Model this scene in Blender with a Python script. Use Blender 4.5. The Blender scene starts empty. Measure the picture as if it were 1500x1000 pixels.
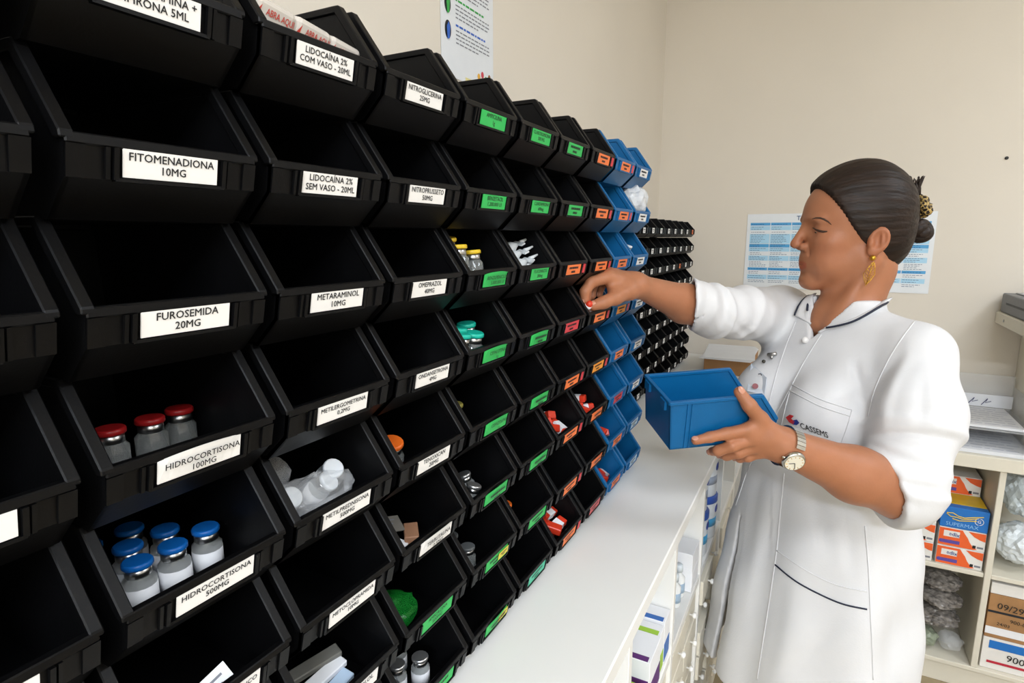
import bpy, bmesh, math, random
import numpy as np
from mathutils import Vector, Matrix
from mathutils.bvhtree import BVHTree

# ------------------------------------------------------------------ camera, world, lights, exposure
random.seed(7)
SC = bpy.context.scene
COL = SC.collection
H = 1.40                                   # camera height above the floor
F_PX, CX, CY = 860.0, 750.0, 500.0         # focal length in pixels of the 1500x1000 frame
PITCH = math.atan2(153.0, F_PX)
YAW = math.radians(27.67)

cam_d = bpy.data.cameras.new('camera')
cam = bpy.data.objects.new('camera', cam_d)
COL.objects.link(cam)
cam.location = (0, 0, H)
cam.rotation_euler = (math.pi / 2 - PITCH, 0, YAW)
cam_d.sensor_width = 36.0
cam_d.lens = F_PX / 1500.0 * 36.0
cam_d.clip_start = 0.01
SC.camera = cam

world = bpy.data.worlds.new('world')
SC.world = world
world.use_nodes = True
world.node_tree.nodes['Background'].inputs[0].default_value = (0.9, 0.95, 1.0, 1)
world.node_tree.nodes['Background'].inputs[1].default_value = 0.02

SC.view_settings.view_transform = 'Standard'
SC.view_settings.look = 'None'
SC.view_settings.gamma = 1.0
SC.view_settings.use_curve_mapping = False
SC.view_settings.exposure = 0.56

CEIL = 2.62
LAMPS = [(1.60, 1.20, 0.60, 0.60, 11.0), (0.95, -0.75, 1.20, 0.60, 19.0), (0.95, -2.50, 1.20, 0.60, 76.0)]   # x, y, size x, size y, watts; third is added, unseen, as frontal fill
for (lx, ly, sx, sy, pw) in LAMPS:
    ld = bpy.data.lights.new('ceiling_panel_light', 'AREA')
    ld.shape = 'RECTANGLE'; ld.size = sx; ld.size_y = sy; ld.energy = pw
    ld.color = (0.83, 0.94, 1.09)
    lo = bpy.data.objects.new('ceiling_panel_light', ld)
    lo.location = (lx, ly, CEIL - 0.03)
    COL.objects.link(lo)

# ------------------------------------------------------------------ helpers
FW = np.array([-math.sin(YAW) * math.cos(PITCH), math.cos(YAW) * math.cos(PITCH), -math.sin(PITCH)])
RT = np.array([math.cos(YAW), math.sin(YAW), 0.0])
UP = np.cross(RT, FW)
CAM = np.array([0, 0, H])


def ray(u, v):
    return FW + RT * (u - CX) / F_PX - UP * (v - CY) / F_PX


def P(u, v, d):
    """the point seen at pixel (u, v) at depth d (metres along the optical axis)"""
    return CAM + ray(u, v) * d


def srgb(c):
    if isinstance(c, str):
        c = tuple(int(c[i:i + 2], 16) for i in (0, 2, 4))
    o = []
    for x in c:
        x = x / 255.0
        o.append(x / 12.92 if x <= 0.04045 else ((x + 0.055) / 1.055) ** 2.4)
    return (*o, 1.0)


MATS = {}


def mat(name, col, rough=0.5, metal=0.0, spec=0.5, var=0.0, scale=30.0, bump=0.0, bscale=200.0,
        trans=0.0, alpha=1.0, emit=None, coat=0.0, stretch=None, ior=1.45, sss=0.0, attr=None):
    """a procedural material: base colour with noise variation, and noise bump"""
    if name in MATS:
        return MATS[name]
    m = bpy.data.materials.new(name)
    m.use_nodes = True
    nt = m.node_tree
    b = nt.nodes['Principled BSDF']
    c = srgb(col)
    b.inputs['Base Color'].default_value = c
    b.inputs['Roughness'].default_value = rough
    b.inputs['Metallic'].default_value = metal
    b.inputs['Specular IOR Level'].default_value = spec
    b.inputs['Transmission Weight'].default_value = trans
    b.inputs['Alpha'].default_value = alpha
    b.inputs['Coat Weight'].default_value = coat
    b.inputs['IOR'].default_value = ior
    if sss:
        b.inputs['Subsurface Weight'].default_value = sss
        b.inputs['Subsurface Radius'].default_value = (0.006, 0.0025, 0.0015)
        b.inputs['Subsurface Scale'].default_value = 1.0
    if emit:
        b.inputs['Emission Color'].default_value = (1, 0.955, 0.89, 1)
        b.inputs['Emission Strength'].default_value = emit
    tc = nt.nodes.new('ShaderNodeTexCoord')
    src = tc.outputs['Object']
    if stretch:
        mp = nt.nodes.new('ShaderNodeMapping')
        mp.inputs['Scale'].default_value = stretch
        nt.links.new(src, mp.inputs['Vector'])
        src = mp.outputs['Vector']
    base_out = None
    if var > 0:
        n = nt.nodes.new('ShaderNodeTexNoise')
        n.inputs['Scale'].default_value = scale
        n.inputs['Detail'].default_value = 4
        nt.links.new(src, n.inputs['Vector'])
        r = nt.nodes.new('ShaderNodeValToRGB')
        r.color_ramp.elements[0].position = 0.3
        r.color_ramp.elements[1].position = 0.7
        r.color_ramp.elements[0].color = tuple(x * (1 - var) for x in c[:3]) + (1,)
        r.color_ramp.elements[1].color = tuple(min(1, x * (1 + var)) for x in c[:3]) + (1,)
        nt.links.new(n.outputs['Fac'], r.inputs['Fac'])
        base_out = r.outputs['Color']
    if attr:
        a = nt.nodes.new('ShaderNodeAttribute')
        a.attribute_name = attr
        mx = nt.nodes.new('ShaderNodeMix')
        mx.data_type = 'RGBA'; mx.blend_type = 'MULTIPLY'
        mx.inputs['Factor'].default_value = 1.0
        if base_out:
            nt.links.new(base_out, mx.inputs['A'])
        else:
            mx.inputs['A'].default_value = c
        nt.links.new(a.outputs['Color'], mx.inputs['B'])
        base_out = mx.outputs['Result']
    if base_out:
        nt.links.new(base_out, b.inputs['Base Color'])
    if bump > 0:
        n2 = nt.nodes.new('ShaderNodeTexNoise')
        n2.inputs['Scale'].default_value = bscale
        n2.inputs['Detail'].default_value = 3
        nt.links.new(src, n2.inputs['Vector'])
        bp = nt.nodes.new('ShaderNodeBump')
        bp.inputs['Strength'].default_value = bump
        bp.inputs['Distance'].default_value = 0.002
        nt.links.new(n2.outputs['Fac'], bp.inputs['Height'])
        nt.links.new(bp.outputs['Normal'], b.inputs['Normal'])
    MATS[name] = m
    return m


def link(name, me, m, parent=None, smooth=False):
    if m is not None:
        me.materials.clear()
        for mm in (m if isinstance(m, (list, tuple)) else [m]):
            me.materials.append(mm)
    if smooth:
        me.polygons.foreach_set('use_smooth', [True] * len(me.polygons))
    o = bpy.data.objects.new(name, me)
    COL.objects.link(o)
    if parent is not None:
        o.parent = parent
    return o


def empty(name, loc=(0, 0, 0), rz=0.0):
    o = bpy.data.objects.new(name, None)
    COL.objects.link(o)
    o.empty_display_size = 0.02
    o.location = loc
    o.rotation_euler = (0, 0, rz)
    return o


def tag(o, label=None, cat=None, group=None, kind=None):
    if label: o['label'] = label
    if cat: o['category'] = cat
    if group: o['group'] = group
    if kind: o['kind'] = kind
    return o


class MB:
    """collects shapes for ONE mesh"""

    def __init__(self):
        self.v = []; self.f = []; self.mi = []; self.cur = 0

    def add(self, vs, fs):
        n = len(self.v)
        self.v += [tuple(map(float, p)) for p in vs]
        self.f += [tuple(i + n for i in f) for f in fs]
        self.mi += [self.cur] * len(fs)
        return self

    def box(self, x0, x1, y0, y1, z0, z1, rz=0.0, piv=None):
        vs = [(x, y, z) for z in (z0, z1) for y in (y0, y1) for x in (x0, x1)]
        if rz:
            px, py = piv if piv else ((x0 + x1) / 2, (y0 + y1) / 2)
            c, s = math.cos(rz), math.sin(rz)
            vs = [(px + (x - px) * c - (y - py) * s, py + (x - px) * s + (y - py) * c, z) for x, y, z in vs]
        return self.add(vs, [(0, 2, 3, 1), (4, 5, 7, 6), (0, 1, 5, 4), (2, 6, 7, 3), (0, 4, 6, 2), (1, 3, 7, 5)])

    def prism_xz(self, poly, y0, y1):
        n = len(poly)
        vs = [(x, y0, z) for x, z in poly] + [(x, y1, z) for x, z in poly]
        fs = [tuple(range(n)), tuple(range(2 * n - 1, n - 1, -1))]
        fs += [(i, i + n, (i + 1) % n + n, (i + 1) % n) for i in range(n)]
        return self.add(vs, fs)

    def lathe(self, prof, c=(0, 0, 0), seg=16, M=None):
        """profile [(r, z)] turned about z"""
        vs = []; fs = []
        for r, z in prof:
            for k in range(seg):
                a = 2 * math.pi * k / seg
                vs.append((r * math.cos(a), r * math.sin(a), z))
        for i in range(len(prof) - 1):
            for k in range(seg):
                k2 = (k + 1) % seg
                fs.append((i * seg + k, i * seg + k2, (i + 1) * seg + k2, (i + 1) * seg + k))
        fs.append(tuple(range(seg - 1, -1, -1)))
        fs.append(tuple(range((len(prof) - 1) * seg, len(prof) * seg)))
        if M is not None:
            vs = [tuple(M @ Vector(p)) for p in vs]
        vs = [(x + c[0], y + c[1], z + c[2]) for x, y, z in vs]
        return self.add(vs, fs)

    def tube(self, pts, r, seg=8, flat=1.0):
        pts = [Vector(p) for p in pts]
        n = len(pts)
        rs = r if isinstance(r, (list, tuple)) else [r] * n
        vs = []; fs = []
        up = Vector((0, 0, 1))
        for i, p in enumerate(pts):
            t = (pts[min(i + 1, n - 1)] - pts[max(i - 1, 0)]).normalized()
            if abs(t.dot(up)) > 0.95:
                up = Vector((1, 0, 0))
            a = t.cross(up).normalized()
            b = a.cross(t).normalized()
            for k in range(seg):
                an = 2 * math.pi * k / seg
                vs.append(p + a * (math.cos(an) * rs[i]) + b * (math.sin(an) * rs[i] * flat))
        for i in range(n - 1):
            for k in range(seg):
                k2 = (k + 1) % seg
                fs.append((i * seg + k, i * seg + k2, (i + 1) * seg + k2, (i + 1) * seg + k))
        fs.append(tuple(range(seg - 1, -1, -1)))
        fs.append(tuple(range((n - 1) * seg, n * seg)))
        return self.add(vs, fs)

    def ball(self, c, r, seg=12, rings=8):
        rx, ry, rz = r if isinstance(r, (list, tuple)) else (r, r, r)
        vs = [(c[0], c[1], c[2] + rz)]
        for i in range(1, rings):
            t = math.pi * i / rings
            for k in range(seg):
                a = 2 * math.pi * k / seg
                vs.append((c[0] + rx * math.sin(t) * math.cos(a), c[1] + ry * math.sin(t) * math.sin(a), c[2] + rz * math.cos(t)))
        vs.append((c[0], c[1], c[2] - rz))
        fs = [(0, 1 + k, 1 + (k + 1) % seg) for k in range(seg)]
        for i in range(rings - 2):
            for k in range(seg):
                a = 1 + i * seg + k; b = 1 + i * seg + (k + 1) % seg
                fs.append((a, a + seg, b + seg, b))
        L = len(vs) - 1; s = 1 + (rings - 2) * seg
        fs += [(L, s + (k + 1) % seg, s + k) for k in range(seg)]
        return self.add(vs, fs)

    def mesh(self, name, bevel=0.0, bseg=1):
        me = bpy.data.meshes.new(name)
        me.from_pydata(self.v, [], self.f)
        me.update()
        bm = bmesh.new(); bm.from_mesh(me)
        bmesh.ops.recalc_face_normals(bm, faces=bm.faces)
        if bevel > 0:
            bmesh.ops.bevel(bm, geom=list(bm.edges), offset=bevel, segments=bseg, affect='EDGES', profile=0.5, clamp_overlap=True)
        bm.to_mesh(me); bm.free()
        if any(self.mi) and not bevel:
            me.polygons.foreach_set('material_index', self.mi)
        return me

    def build(self, name, m, parent=None, smooth=False, bevel=0.0, bseg=1):
        return link(name, self.mesh(name, bevel, bseg), m, parent, smooth)


TEXTS = {}


def text_mesh(body, size=1.0, bold=0.0, spacing=1.0, line=1.0, align='CENTER'):
    """flat lettering, centred at the origin in its own xy plane"""
    key = (body, size, bold, spacing, line, align)
    if key in TEXTS:
        return TEXTS[key]
    cu = bpy.data.curves.new('lettering', 'FONT')
    cu.body = body; cu.size = size; cu.align_x = align; cu.align_y = 'CENTER'
    cu.resolution_u = 2; cu.space_character = spacing; cu.space_line = line
    cu.fill_mode = 'FRONT'
    o = bpy.data.objects.new('lettering', cu)
    COL.objects.link(o)
    bpy.context.view_layer.update()
    me = bpy.data.meshes.new_from_object(o.evaluated_get(bpy.context.evaluated_depsgraph_get()))
    bpy.data.objects.remove(o); bpy.data.curves.remove(cu)
    me.name = 'lettering'
    if bold > 0.003:                       # heavier strokes: copies a hair apart
        n = len(me.vertices); co = [tuple(v.co) for v in me.vertices]; fs = [tuple(p.vertices) for p in me.polygons]
        vs = []; ff = []
        for k, (sx, sy) in enumerate(((-1, 0), (1, 0), (0, 1), (0, -1))):
            b = bold * size * 1.1
            vs += [(x + sx * b, y + sy * b * .8, z + k * .00001) for x, y, z in co]
            ff += [tuple(i + k * n for i in f) for f in fs]
        me.clear_geometry(); me.from_pydata(vs, [], ff); me.update()
    TEXTS[key] = me
    return me


def axes(o, x, y, z, loc):
    """give o the local axes x, y, z (world or parent vectors) at loc"""
    o.matrix_local = Matrix(((x[0], y[0], z[0], loc[0]), (x[1], y[1], z[1], loc[1]), (x[2], y[2], z[2], loc[2]), (0, 0, 0, 1)))
    return o


def copy_tree(o, parent=None):
    c = o.copy(); COL.objects.link(c); c.parent = parent
    for ch in list(o.children):
        copy_tree(ch, c)
    return c


ORD = ['first', 'second', 'third', 'fourth', 'fifth', 'sixth', 'seventh', 'eighth', 'ninth', 'tenth']

# ------------------------------------------------------------------ materials
M_wall = mat('wall_paint', 'ded6c9', 0.85, var=0.02, scale=3, bump=0.08, bscale=160)
M_ceil = mat('ceiling_paint', 'ece8e0', 0.9, var=0.02, scale=3)
M_floor = mat('floor_tile', '9a8a6c', 0.35, var=0.12, scale=9, bump=0.02)
M_white = mat('white_laminate', 'ebeae6', 0.38, var=0.015, scale=8, bump=0.01)
M_edge = mat('laminate_edge', 'd9d5cb', 0.5, var=0.02)
M_cream = mat('cream_laminate', 'dcd6c6', 0.5, var=0.02, scale=6)
M_black = mat('black_plastic', '070708', 0.42, spec=0.2, var=0.1, scale=40, bump=0.05, bscale=500)
M_blue = mat('blue_plastic', '055a90', 0.40, spec=0.4, var=0.04, scale=40, bump=0.05, bscale=500)
M_rack = mat('rack_steel', '1a1a1b', 0.5, var=0.05)
M_label = mat('label_white', 'e9e7e4', 0.55, var=0.02, scale=60)
M_green = mat('label_green', '2fb457', 0.5, var=0.05, scale=60)
M_teal = mat('label_teal', '4fbf9c', 0.5, var=0.05, scale=60)
M_orange = mat('label_orange', 'ee7a3e', 0.5, var=0.05, scale=60)
M_amber = mat('label_amber', 'f09a32', 0.5, var=0.05, scale=60)
M_red = mat('label_red', 'cf3b44', 0.5, var=0.05, scale=60)
M_pink = mat('label_pink', 'd9686c', 0.5, var=0.05, scale=60)
M_pale = mat('label_pale_blue', 'b9cfdf', 0.5, var=0.05, scale=60)
M_yellow = mat('tag_yellow', 'd8c84a', 0.5, var=0.05, scale=60)
M_ink = mat('black_ink', '1c1c1e', 0.6, var=0.02)
M_greyink = mat('grey_ink', '7d8088', 0.7, var=0.02)
M_glass = mat('vial_glass', 'e4e8e6', 0.06, trans=0.85, var=0.02)
M_amberglass = mat('amber_glass', '5a2b14', 0.08, trans=0.5, var=0.05)
M_film = mat('clear_film', 'eef0f2', 0.12, alpha=0.26, bump=0.9, bscale=60, var=0.02)
M_filmw = mat('milky_film', 'eef1f4', 0.2, alpha=0.62, bump=0.9, bscale=40, var=0.03)
M_paper = mat('paper', 'e8e9ec', 0.7, var=0.02, scale=20)
M_card = mat('cardboard', 'a47a50', 0.8, var=0.08, scale=30, bump=0.05)
M_metal = mat('brushed_metal', 'b9b9b8', 0.28, metal=1.0, var=0.05)

LBL = dict(w=M_label, g=M_green, t=M_teal, o=M_orange, a=M_amber, r=M_red, p=M_pink, b=M_pale)
LBLNAME = dict(w='white', g='green', t='teal', o='orange', a='amber', r='red', p='pink', b='pale blue')

# ------------------------------------------------------------------ the room
XL, XR, YB, YF = -0.60, 2.3, 2.41, -3.4
def wallbox(name, b, m):
    o = MB().box(*b).build(name, m)
    tag(o, kind='structure')
    return o
wallbox('floor', (XL - .1, XR + .1, YF - .1, YB + .1, -0.1, 0), M_floor)
wallbox('ceiling', (XL - .1, XR + .1, YF - .1, YB + .1, CEIL, CEIL + .1), M_ceil)
wallbox('wall_left', (XL - .1, XL, YF - .1, YB + .1, 0, CEIL), M_wall)
wallbox('wall_back', (XL, XR, YB, YB + .1, 0, CEIL), M_wall)
wallbox('wall_right', (XR, XR + .1, YF - .1, YB + .1, 0, CEIL), M_wall)
wallbox('wall_front', (XL, XR, YF - .1, YF, 0, CEIL), M_wall)

for i, (lx, ly, sx, sy, pw) in enumerate(LAMPS):
    t = empty('ceiling_light', (lx, ly, CEIL))
    tag(t, ['square ceiling light panel above the shelf unit', 'long ceiling light panel just behind the camera', 'long added fill light panel at the far end behind the camera'][i], 'ceiling light', 'ceiling light panels')
    fr = MB()
    a, b = sx / 2 + .02, sy / 2 + .02
    fr.box(-a, a, -b, -b + .02, -.028, 0).box(-a, a, b - .02, b, -.028, 0).box(-a, -a + .02, -b, b, -.028, 0).box(a - .02, a, -b, b, -.028, 0)
    fr.build('frame', M_white, t)
    MB().box(-sx / 2, sx / 2, -sy / 2, sy / 2, -.022, -.004).build('diffuser', mat('lamp_diffuser', 'ffffff', 0.5, emit=4.0), t)

# ------------------------------------------------------------------ counter with cubbies and small drawers
CT = H - 0.4635                            # counter top
CF = -0.168                                # its front edge
ct = MB().box(XL + .002, CF, -0.45, YB - .002, CT - .025, CT).build('countertop', M_white, bevel=.002)
tag(ct, 'long white laminate countertop under the stacked bins', 'countertop')

DIV = [-0.422, -0.149, 0.124, 0.397, 0.671, 0.943, 1.216, 1.489, 1.762, 2.035, 2.308]
CX0, CX1 = XL + .004, -0.178
SH = H - 0.713                             # cubby floor
cab = empty('counter_cabinet', ((CX0 + CX1) / 2, 0.9, 0))
tag(cab, 'white cabinet with open cubbies and small drawers below the countertop', 'cabinet')
ox, oy = -cab.location.x, -cab.location.y
def cbox(name, b, m=M_white, bev=.001):
    o = MB().box(b[0] + ox, b[1] + ox, b[2] + oy, b[3] + oy, b[4], b[5]).build(name, m, cab, bevel=bev)
    return o
for d in DIV:
    cbox('divider', (CX0, CX1, d - .008, d + .008, 0.06, CT - .026))
cbox('shelf_board', (CX0, CX1 - .001, DIV[0], DIV[-1], SH - .018, SH))
cbox('back_panel', (CX0, CX0 + .008, DIV[0], DIV[-1], 0.06, CT - .026))
cbox('plinth', (CX0, CX1 - .04, DIV[0], DIV[-1], 0, 0.06))
# drawers: three to a bay, on shared mesh data
dw = (0.273 - .016) / 2
dh = 0.062
dm = MB().box(-.2, 0, -dw / 2 + .002, dw / 2 - .002, 0, dh - .005).mesh('drawer', bevel=.0015)
dm.materials.append(M_cream)
kn = MB()
Mx = Matrix.Rotation(math.pi / 2, 4, 'Y')
kn.lathe([(.002, 0), (.002, .005), (.0055, .007), (.0065, .010), (.005, .013), (.001, .014)], seg=10, M=Mx)
km = kn.mesh('knob'); km.materials.append(mat('knob_white', 'f2f1ee', 0.3, var=0.01))
for p_ in km.polygons: p_.use_smooth = True
rd = random.Random(3)
for bi in range(3, 8):
    for c in range(2):
        yy = DIV[bi] + .008 + dw * (c + .5)
        for r in range(9):
            z = SH - .022 - dh * (r + 1)
            if z < .065: continue
            o = bpy.data.objects.new('drawer', dm); COL.objects.link(o); o.parent = cab
            o.location = (CX1 - .006 + rd.choice([0, 0, 0, .004, .012]) + ox, yy + oy, z)
            k = bpy.data.objects.new('knob', km); COL.objects.link(k); k.parent = o
            k.location = (0, 0, dh * .45)

# ------------------------------------------------------------------ stacking bins
BW = 0.0495       # half width
BD, BH, LIP = 0.175, 0.0785, 0.036
PR = [(-.023, 0), (-.0035, .0185), (0, LIP), (-.030, BH), (-BD, BH), (-BD + .006, 0)]

def bin_meshes(s=1.0, small=False):
    t = .0024
    b = MB()
    for sy in (-1, 1):
        y0, y1 = sorted((sy * BW, sy * (BW - t)))
        b.prism_xz(PR, y0, y1)
        for rx in ((-.139, -.146) if not small else ()):
            ya, yb = sorted((sy * BW, sy * (BW + .0016)))
            b.box(rx - .0018, rx + .0018, ya, yb, .001, BH - .003)
    b.prism_xz([(-.023, 0), (-.025, t), (-BD + .006, t), (-BD + .006, 0)], -BW, BW)          # bottom
    b.prism_xz([(-.023, 0), (-.0035, .0185), (-.006, .0195), (-.0245, t)], -BW, BW)          # chamfer below the lip
    b.prism_xz([(-.0035, .0185), (0, LIP), (-.0026, LIP), (-.006, .0195)], -BW, BW)          # lip
    b.prism_xz([(-BD, BH), (-BD + .006, 0), (-BD + .0085, 0), (-BD + .0026, BH)], -BW, BW)   # back
    for sy in (-1, 1):                                                                     # hooks under the back rim
        ya, yb = sorted((sy * (BW - .010), sy * (BW - .028)))
        b.box(-BD - .004, -BD, ya, yb, BH - .016, BH - .002)
    rim = MB()
    q = .0035
    for sy in (-1, 1):
        y0, y1 = sorted((sy * (BW - .0042), sy * (BW + .0022)))
        rim.prism_xz([(.0012, LIP - .001), (.001, LIP + .0022), (-.0292, BH + .0016), (-.034, BH + .0018), (-BD - .001, BH + .0018),
                      (-BD - .001, BH - q), (-.033, BH - q), (-.0045, LIP - .001)], y0, y1)
    rim.box(-BD - .002, -BD + .004, -BW, BW, BH - q, BH + .0018)
    rim.prism_xz([(.0012, LIP - .003), (.001, LIP + .0022), (-.0045, LIP + .0022), (-.0045, LIP - .003)], -BW, BW)
    h = MB()
    def onlip(z): return -.0035 * (LIP - z) / (LIP - .0185)
    for sy in (-1, 1):
        for yc, w, dpt in ((.0285, .0012, .0026), (.0320, .0010, .0018)):
            y0, y1 = sorted((sy * yc - w, sy * yc + w))
            h.prism_xz([(onlip(.0185), .0185), (onlip(.0185) + dpt, .0185), (dpt, LIP - .003), (0, LIP - .003)], y0, y1)
        y0, y1 = sorted((sy * BW, sy * (BW - .008)))
        h.prism_xz([(onlip(.0185), .0185), (onlip(.0185) + .0012, .0185), (.0012, LIP - .003), (0, LIP - .003)], y0, y1)
    h.prism_xz([(onlip(.0185) - .001, .0178), (onlip(.0185) + .0026, .0178), (onlip(.0185) + .0026, .0195), (onlip(.0195), .0195)], -.029, .029)
    out = (b.mesh('body'), rim.mesh('rim', bevel=.0007), h.mesh('label_holder'))
    return out

BM = {}
for key, m in (('k', M_black), ('u', M_blue)):
    bm_ = bin_meshes()
    for me in bm_:
        me.materials.append(m)
    BM[key] = bm_

LX = Vector((0, 1, 0)); LZ = Vector((.98, 0, -.196)).normalized(); LY = LZ.cross(LX)   # label axes in a bin
LAB_W, LAB_H = .050, .0135
LABM = {}
def label_mesh(kind, w=LAB_W, h=LAB_H, curl=0.0):
    key = (kind, w, h, curl)
    if key not in LABM:
        b = MB(); n = 8; vs = []; fs = []
        for i in range(n + 1):
            x = -w / 2 + w * i / n
            for y, k in ((-h / 2, 0), (h / 2, 1)):
                arch = curl * (1 - (2 * x / w) ** 2) if k else 0
                vs.append((x, y + arch * .6, .0006 + (arch * .5 if k else 0)))
        for i in range(n):
            fs.append((2 * i, 2 * i + 2, 2 * i + 3, 2 * i + 1))
        m_ = len(vs)
        vs += [(x, y, z - .0005) for x, y, z in vs]
        for i in range(n):
            fs.append((m_ + 2 * i, m_ + 2 * i + 1, m_ + 2 * i + 3, m_ + 2 * i + 2))
        b.add(vs, fs)
        me = b.mesh('label'); me.materials.append(LBL[kind])
        LABM[key] = me
    return LABM[key]

PRINT = MB()
for (x0, x1, y) in ((-.017, .015, .0024), (-.008, .006, -.003)):
    x = x0
    while x < x1:
        w = .0022 + .0012 * ((x * 977) % 1)
        PRINT.add([(x, y - .0014, 0), (min(x + w, x1), y - .0014, 0), (min(x + w, x1), y + .0014, 0), (x, y + .0014, 0)], [(0, 1, 2, 3)])
        x += w + .0007
PRINTM = PRINT.mesh('lettering'); PRINTM.materials.append(M_ink)

def fit_text(body, maxw, size, bold=.012):
    me = text_mesh(body, size, bold, 1.02, 1.02)
    xs = [v.co.x for v in me.vertices]
    w = max(xs) - min(xs)
    return me, min(1.0, maxw / w)

def make_bin(colour, kind=None, text=None, tagc=None, ytag=False, curl=0.0, off=0.0):
    t = empty('storage_bin')
    for nm, me in zip(('body', 'rim', 'label_holder'), BM[colour]):
        o = bpy.data.objects.new(nm, me); COL.objects.link(o); o.parent = t
    if kind:
        o = bpy.data.objects.new('label', label_mesh(kind, curl=curl)); COL.objects.link(o); o.parent = t
        axes(o, LX, LY, LZ, (-.0017 + .0009, off, .0268))
        if text:
            me, s = fit_text(text, LAB_W - .005, .0058 if kind == 'w' else .0056, .014 if kind == 'w' else .004)
            if not me.materials:
                me.materials.append(M_ink)
            l = bpy.data.objects.new('lettering', me); COL.objects.link(l); l.parent = o
            l.location = (0, .0004, .0009 + curl * .55); l.scale = (s, max(s, .82), 1)
        else:
            l = bpy.data.objects.new('lettering', PRINTM); COL.objects.link(l); l.parent = o
            l.location = (0, 0, .0009 + curl * .5)
    if tagc:
        o = MB().box(-.004, .004, -.0062, .0062, 0, .0012).build('coloured_tag', LBL[tagc], t)
        axes(o, LX, LY, LZ, (-.0017 + .0009, .0385, .0268))
    if ytag:
        o = MB().box(-.011, .011, -.004, .004, .0012, .0018).build('yellow_sticker', M_yellow, t)
        axes(o, LX, LY, LZ, (-.0005, .013 + off, .0275))
        l = bpy.data.objects.new('lettering', PRINTM); COL.objects.link(l); l.parent = o
        l.location = (0, .0008, .0022); l.scale = (.45, .45, 1)
    return t

PITCH_Y, PITCH_Z, FRONT = 0.1115, 0.0786, -0.300
def col_y(c): return 0.1965 + PITCH_Y * (c - 1)
def row_lip(r): return H + 0.1228 - PITCH_Z * (r - 1)
def row_z(r): return row_lip(r) - LIP

# (column, row) -> (label kind, text)
T = {
    (1, 1): ('w', 'ESCOPOLAMINA +\nDIPIRONA 5ML'), (1, 2): ('w', 'FITOMENADIONA\n10MG'), (1, 3): ('w', 'FUROSEMIDA\n20MG'),
    (1, 4): ('w', 'HIDROCORTISONA\n100MG'), (1, 5): ('w', 'HIDROCORTISONA\n500MG'), (1, 6): ('w', 'SACARATO FÉRRICO\n'),
    (2, 1): ('w', 'LIDOCAÍNA 2%\nCOM VASO - 20ML'), (2, 2): ('w', 'LIDOCAÍNA 2%\nSEM VASO - 20ML'), (2, 3): ('w', 'METARAMINOL\n10MG'),
    (2, 4): ('w', 'METILERGOMETRINA\n0,2MG'), (2, 5): ('w', 'METILPREDNISONA\n500MG'), (2, 6): ('w', 'METOCLOPRAMIDA\n10MG'), (2, 7): ('w', 'METOPROLOL\n5MG'),
    (3, 1): ('w', 'NITROGLICERINA\n25MG'), (3, 2): ('w', 'NITROPRUSSETO\n50MG'), (3, 3): ('w', 'OMEPRAZOL\n40MG'), (3, 4): ('w', 'ONDANSETRONA\n4MG'),
    (3, 5): ('w', 'TENOXICAN\n20MG'), (3, 6): ('w', 'TERBUTALINA\n0,5MG'), (3, 7): ('g', 'AMICACINA\n500MG'), (3, 8): ('g', None),
    (4, 1): ('g', 'AMPICILINA\n1g'), (4, 2): ('g', 'BENZETACIL\n1.200.000 UI'), (4, 3): ('g', 'BENZILPENICILINA\n5.000.000 UI'), (4, 4): ('g', 'CEFALOTINA\n1g'),
    (4, 5): ('g', 'CEFAZOLINA\n1g'), (4, 6): ('g', None), (4, 7): ('g', None), (4, 8): ('g', None),
    (5, 1): ('g', 'CLARITROMICINA\n500 MG'), (5, 2): ('g', 'CLINDAMICINA\n600mg'), (5, 3): ('g', 'FLUCONAZOL\n200mg'), (5, 4): ('g', None),
    (5, 5): ('g', None), (5, 6): ('g', None), (5, 7): ('g', None), (5, 8): ('t', None),
    (6, 1): ('g', None), (6, 2): ('g', None), (6, 3): ('o', None), (6, 4): ('r', None), (6, 5): ('o', None), (6, 6): ('o', None), (6, 7): ('o', None), (6, 8): ('o', None),
    (7, 1): ('o', None), (7, 2): ('o', None), (7, 3): ('o', None), (7, 4): ('o', None), (7, 5): ('a', None), (7, 6): ('o', None), (7, 7): ('o', None), (7, 8): ('p', None),
}
for r in range(1, 9):
    T[(8, r)] = ('r' if r == 6 else 'a' if r == 4 else 'o', None)
    T[(9, r)] = ('b' if r > 6 else 'w', None)
    T.setdefault((0, r), ('w', None)); T.setdefault((1, r), ('w', None)); T.setdefault((2, r), ('w', None))
SAY = {(4, 2): None}
COLN = {0: 'at the left edge', 3: 'under the bin labelled TERBUTALINA', 4: 'fourth column before the blue ones', 5: 'third column before the blue ones',
        6: 'second column before the blue ones', 7: 'column beside the blue ones', 8: 'in the left blue column', 9: 'in the right blue column'}
CURL = {(3, 6), (4, 3), (4, 4), (4, 5), (5, 4), (4, 6), (4, 8), (5, 6), (1, 4), (7, 6), (7, 7), (5, 5)}
jr = random.Random(11)
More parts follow.
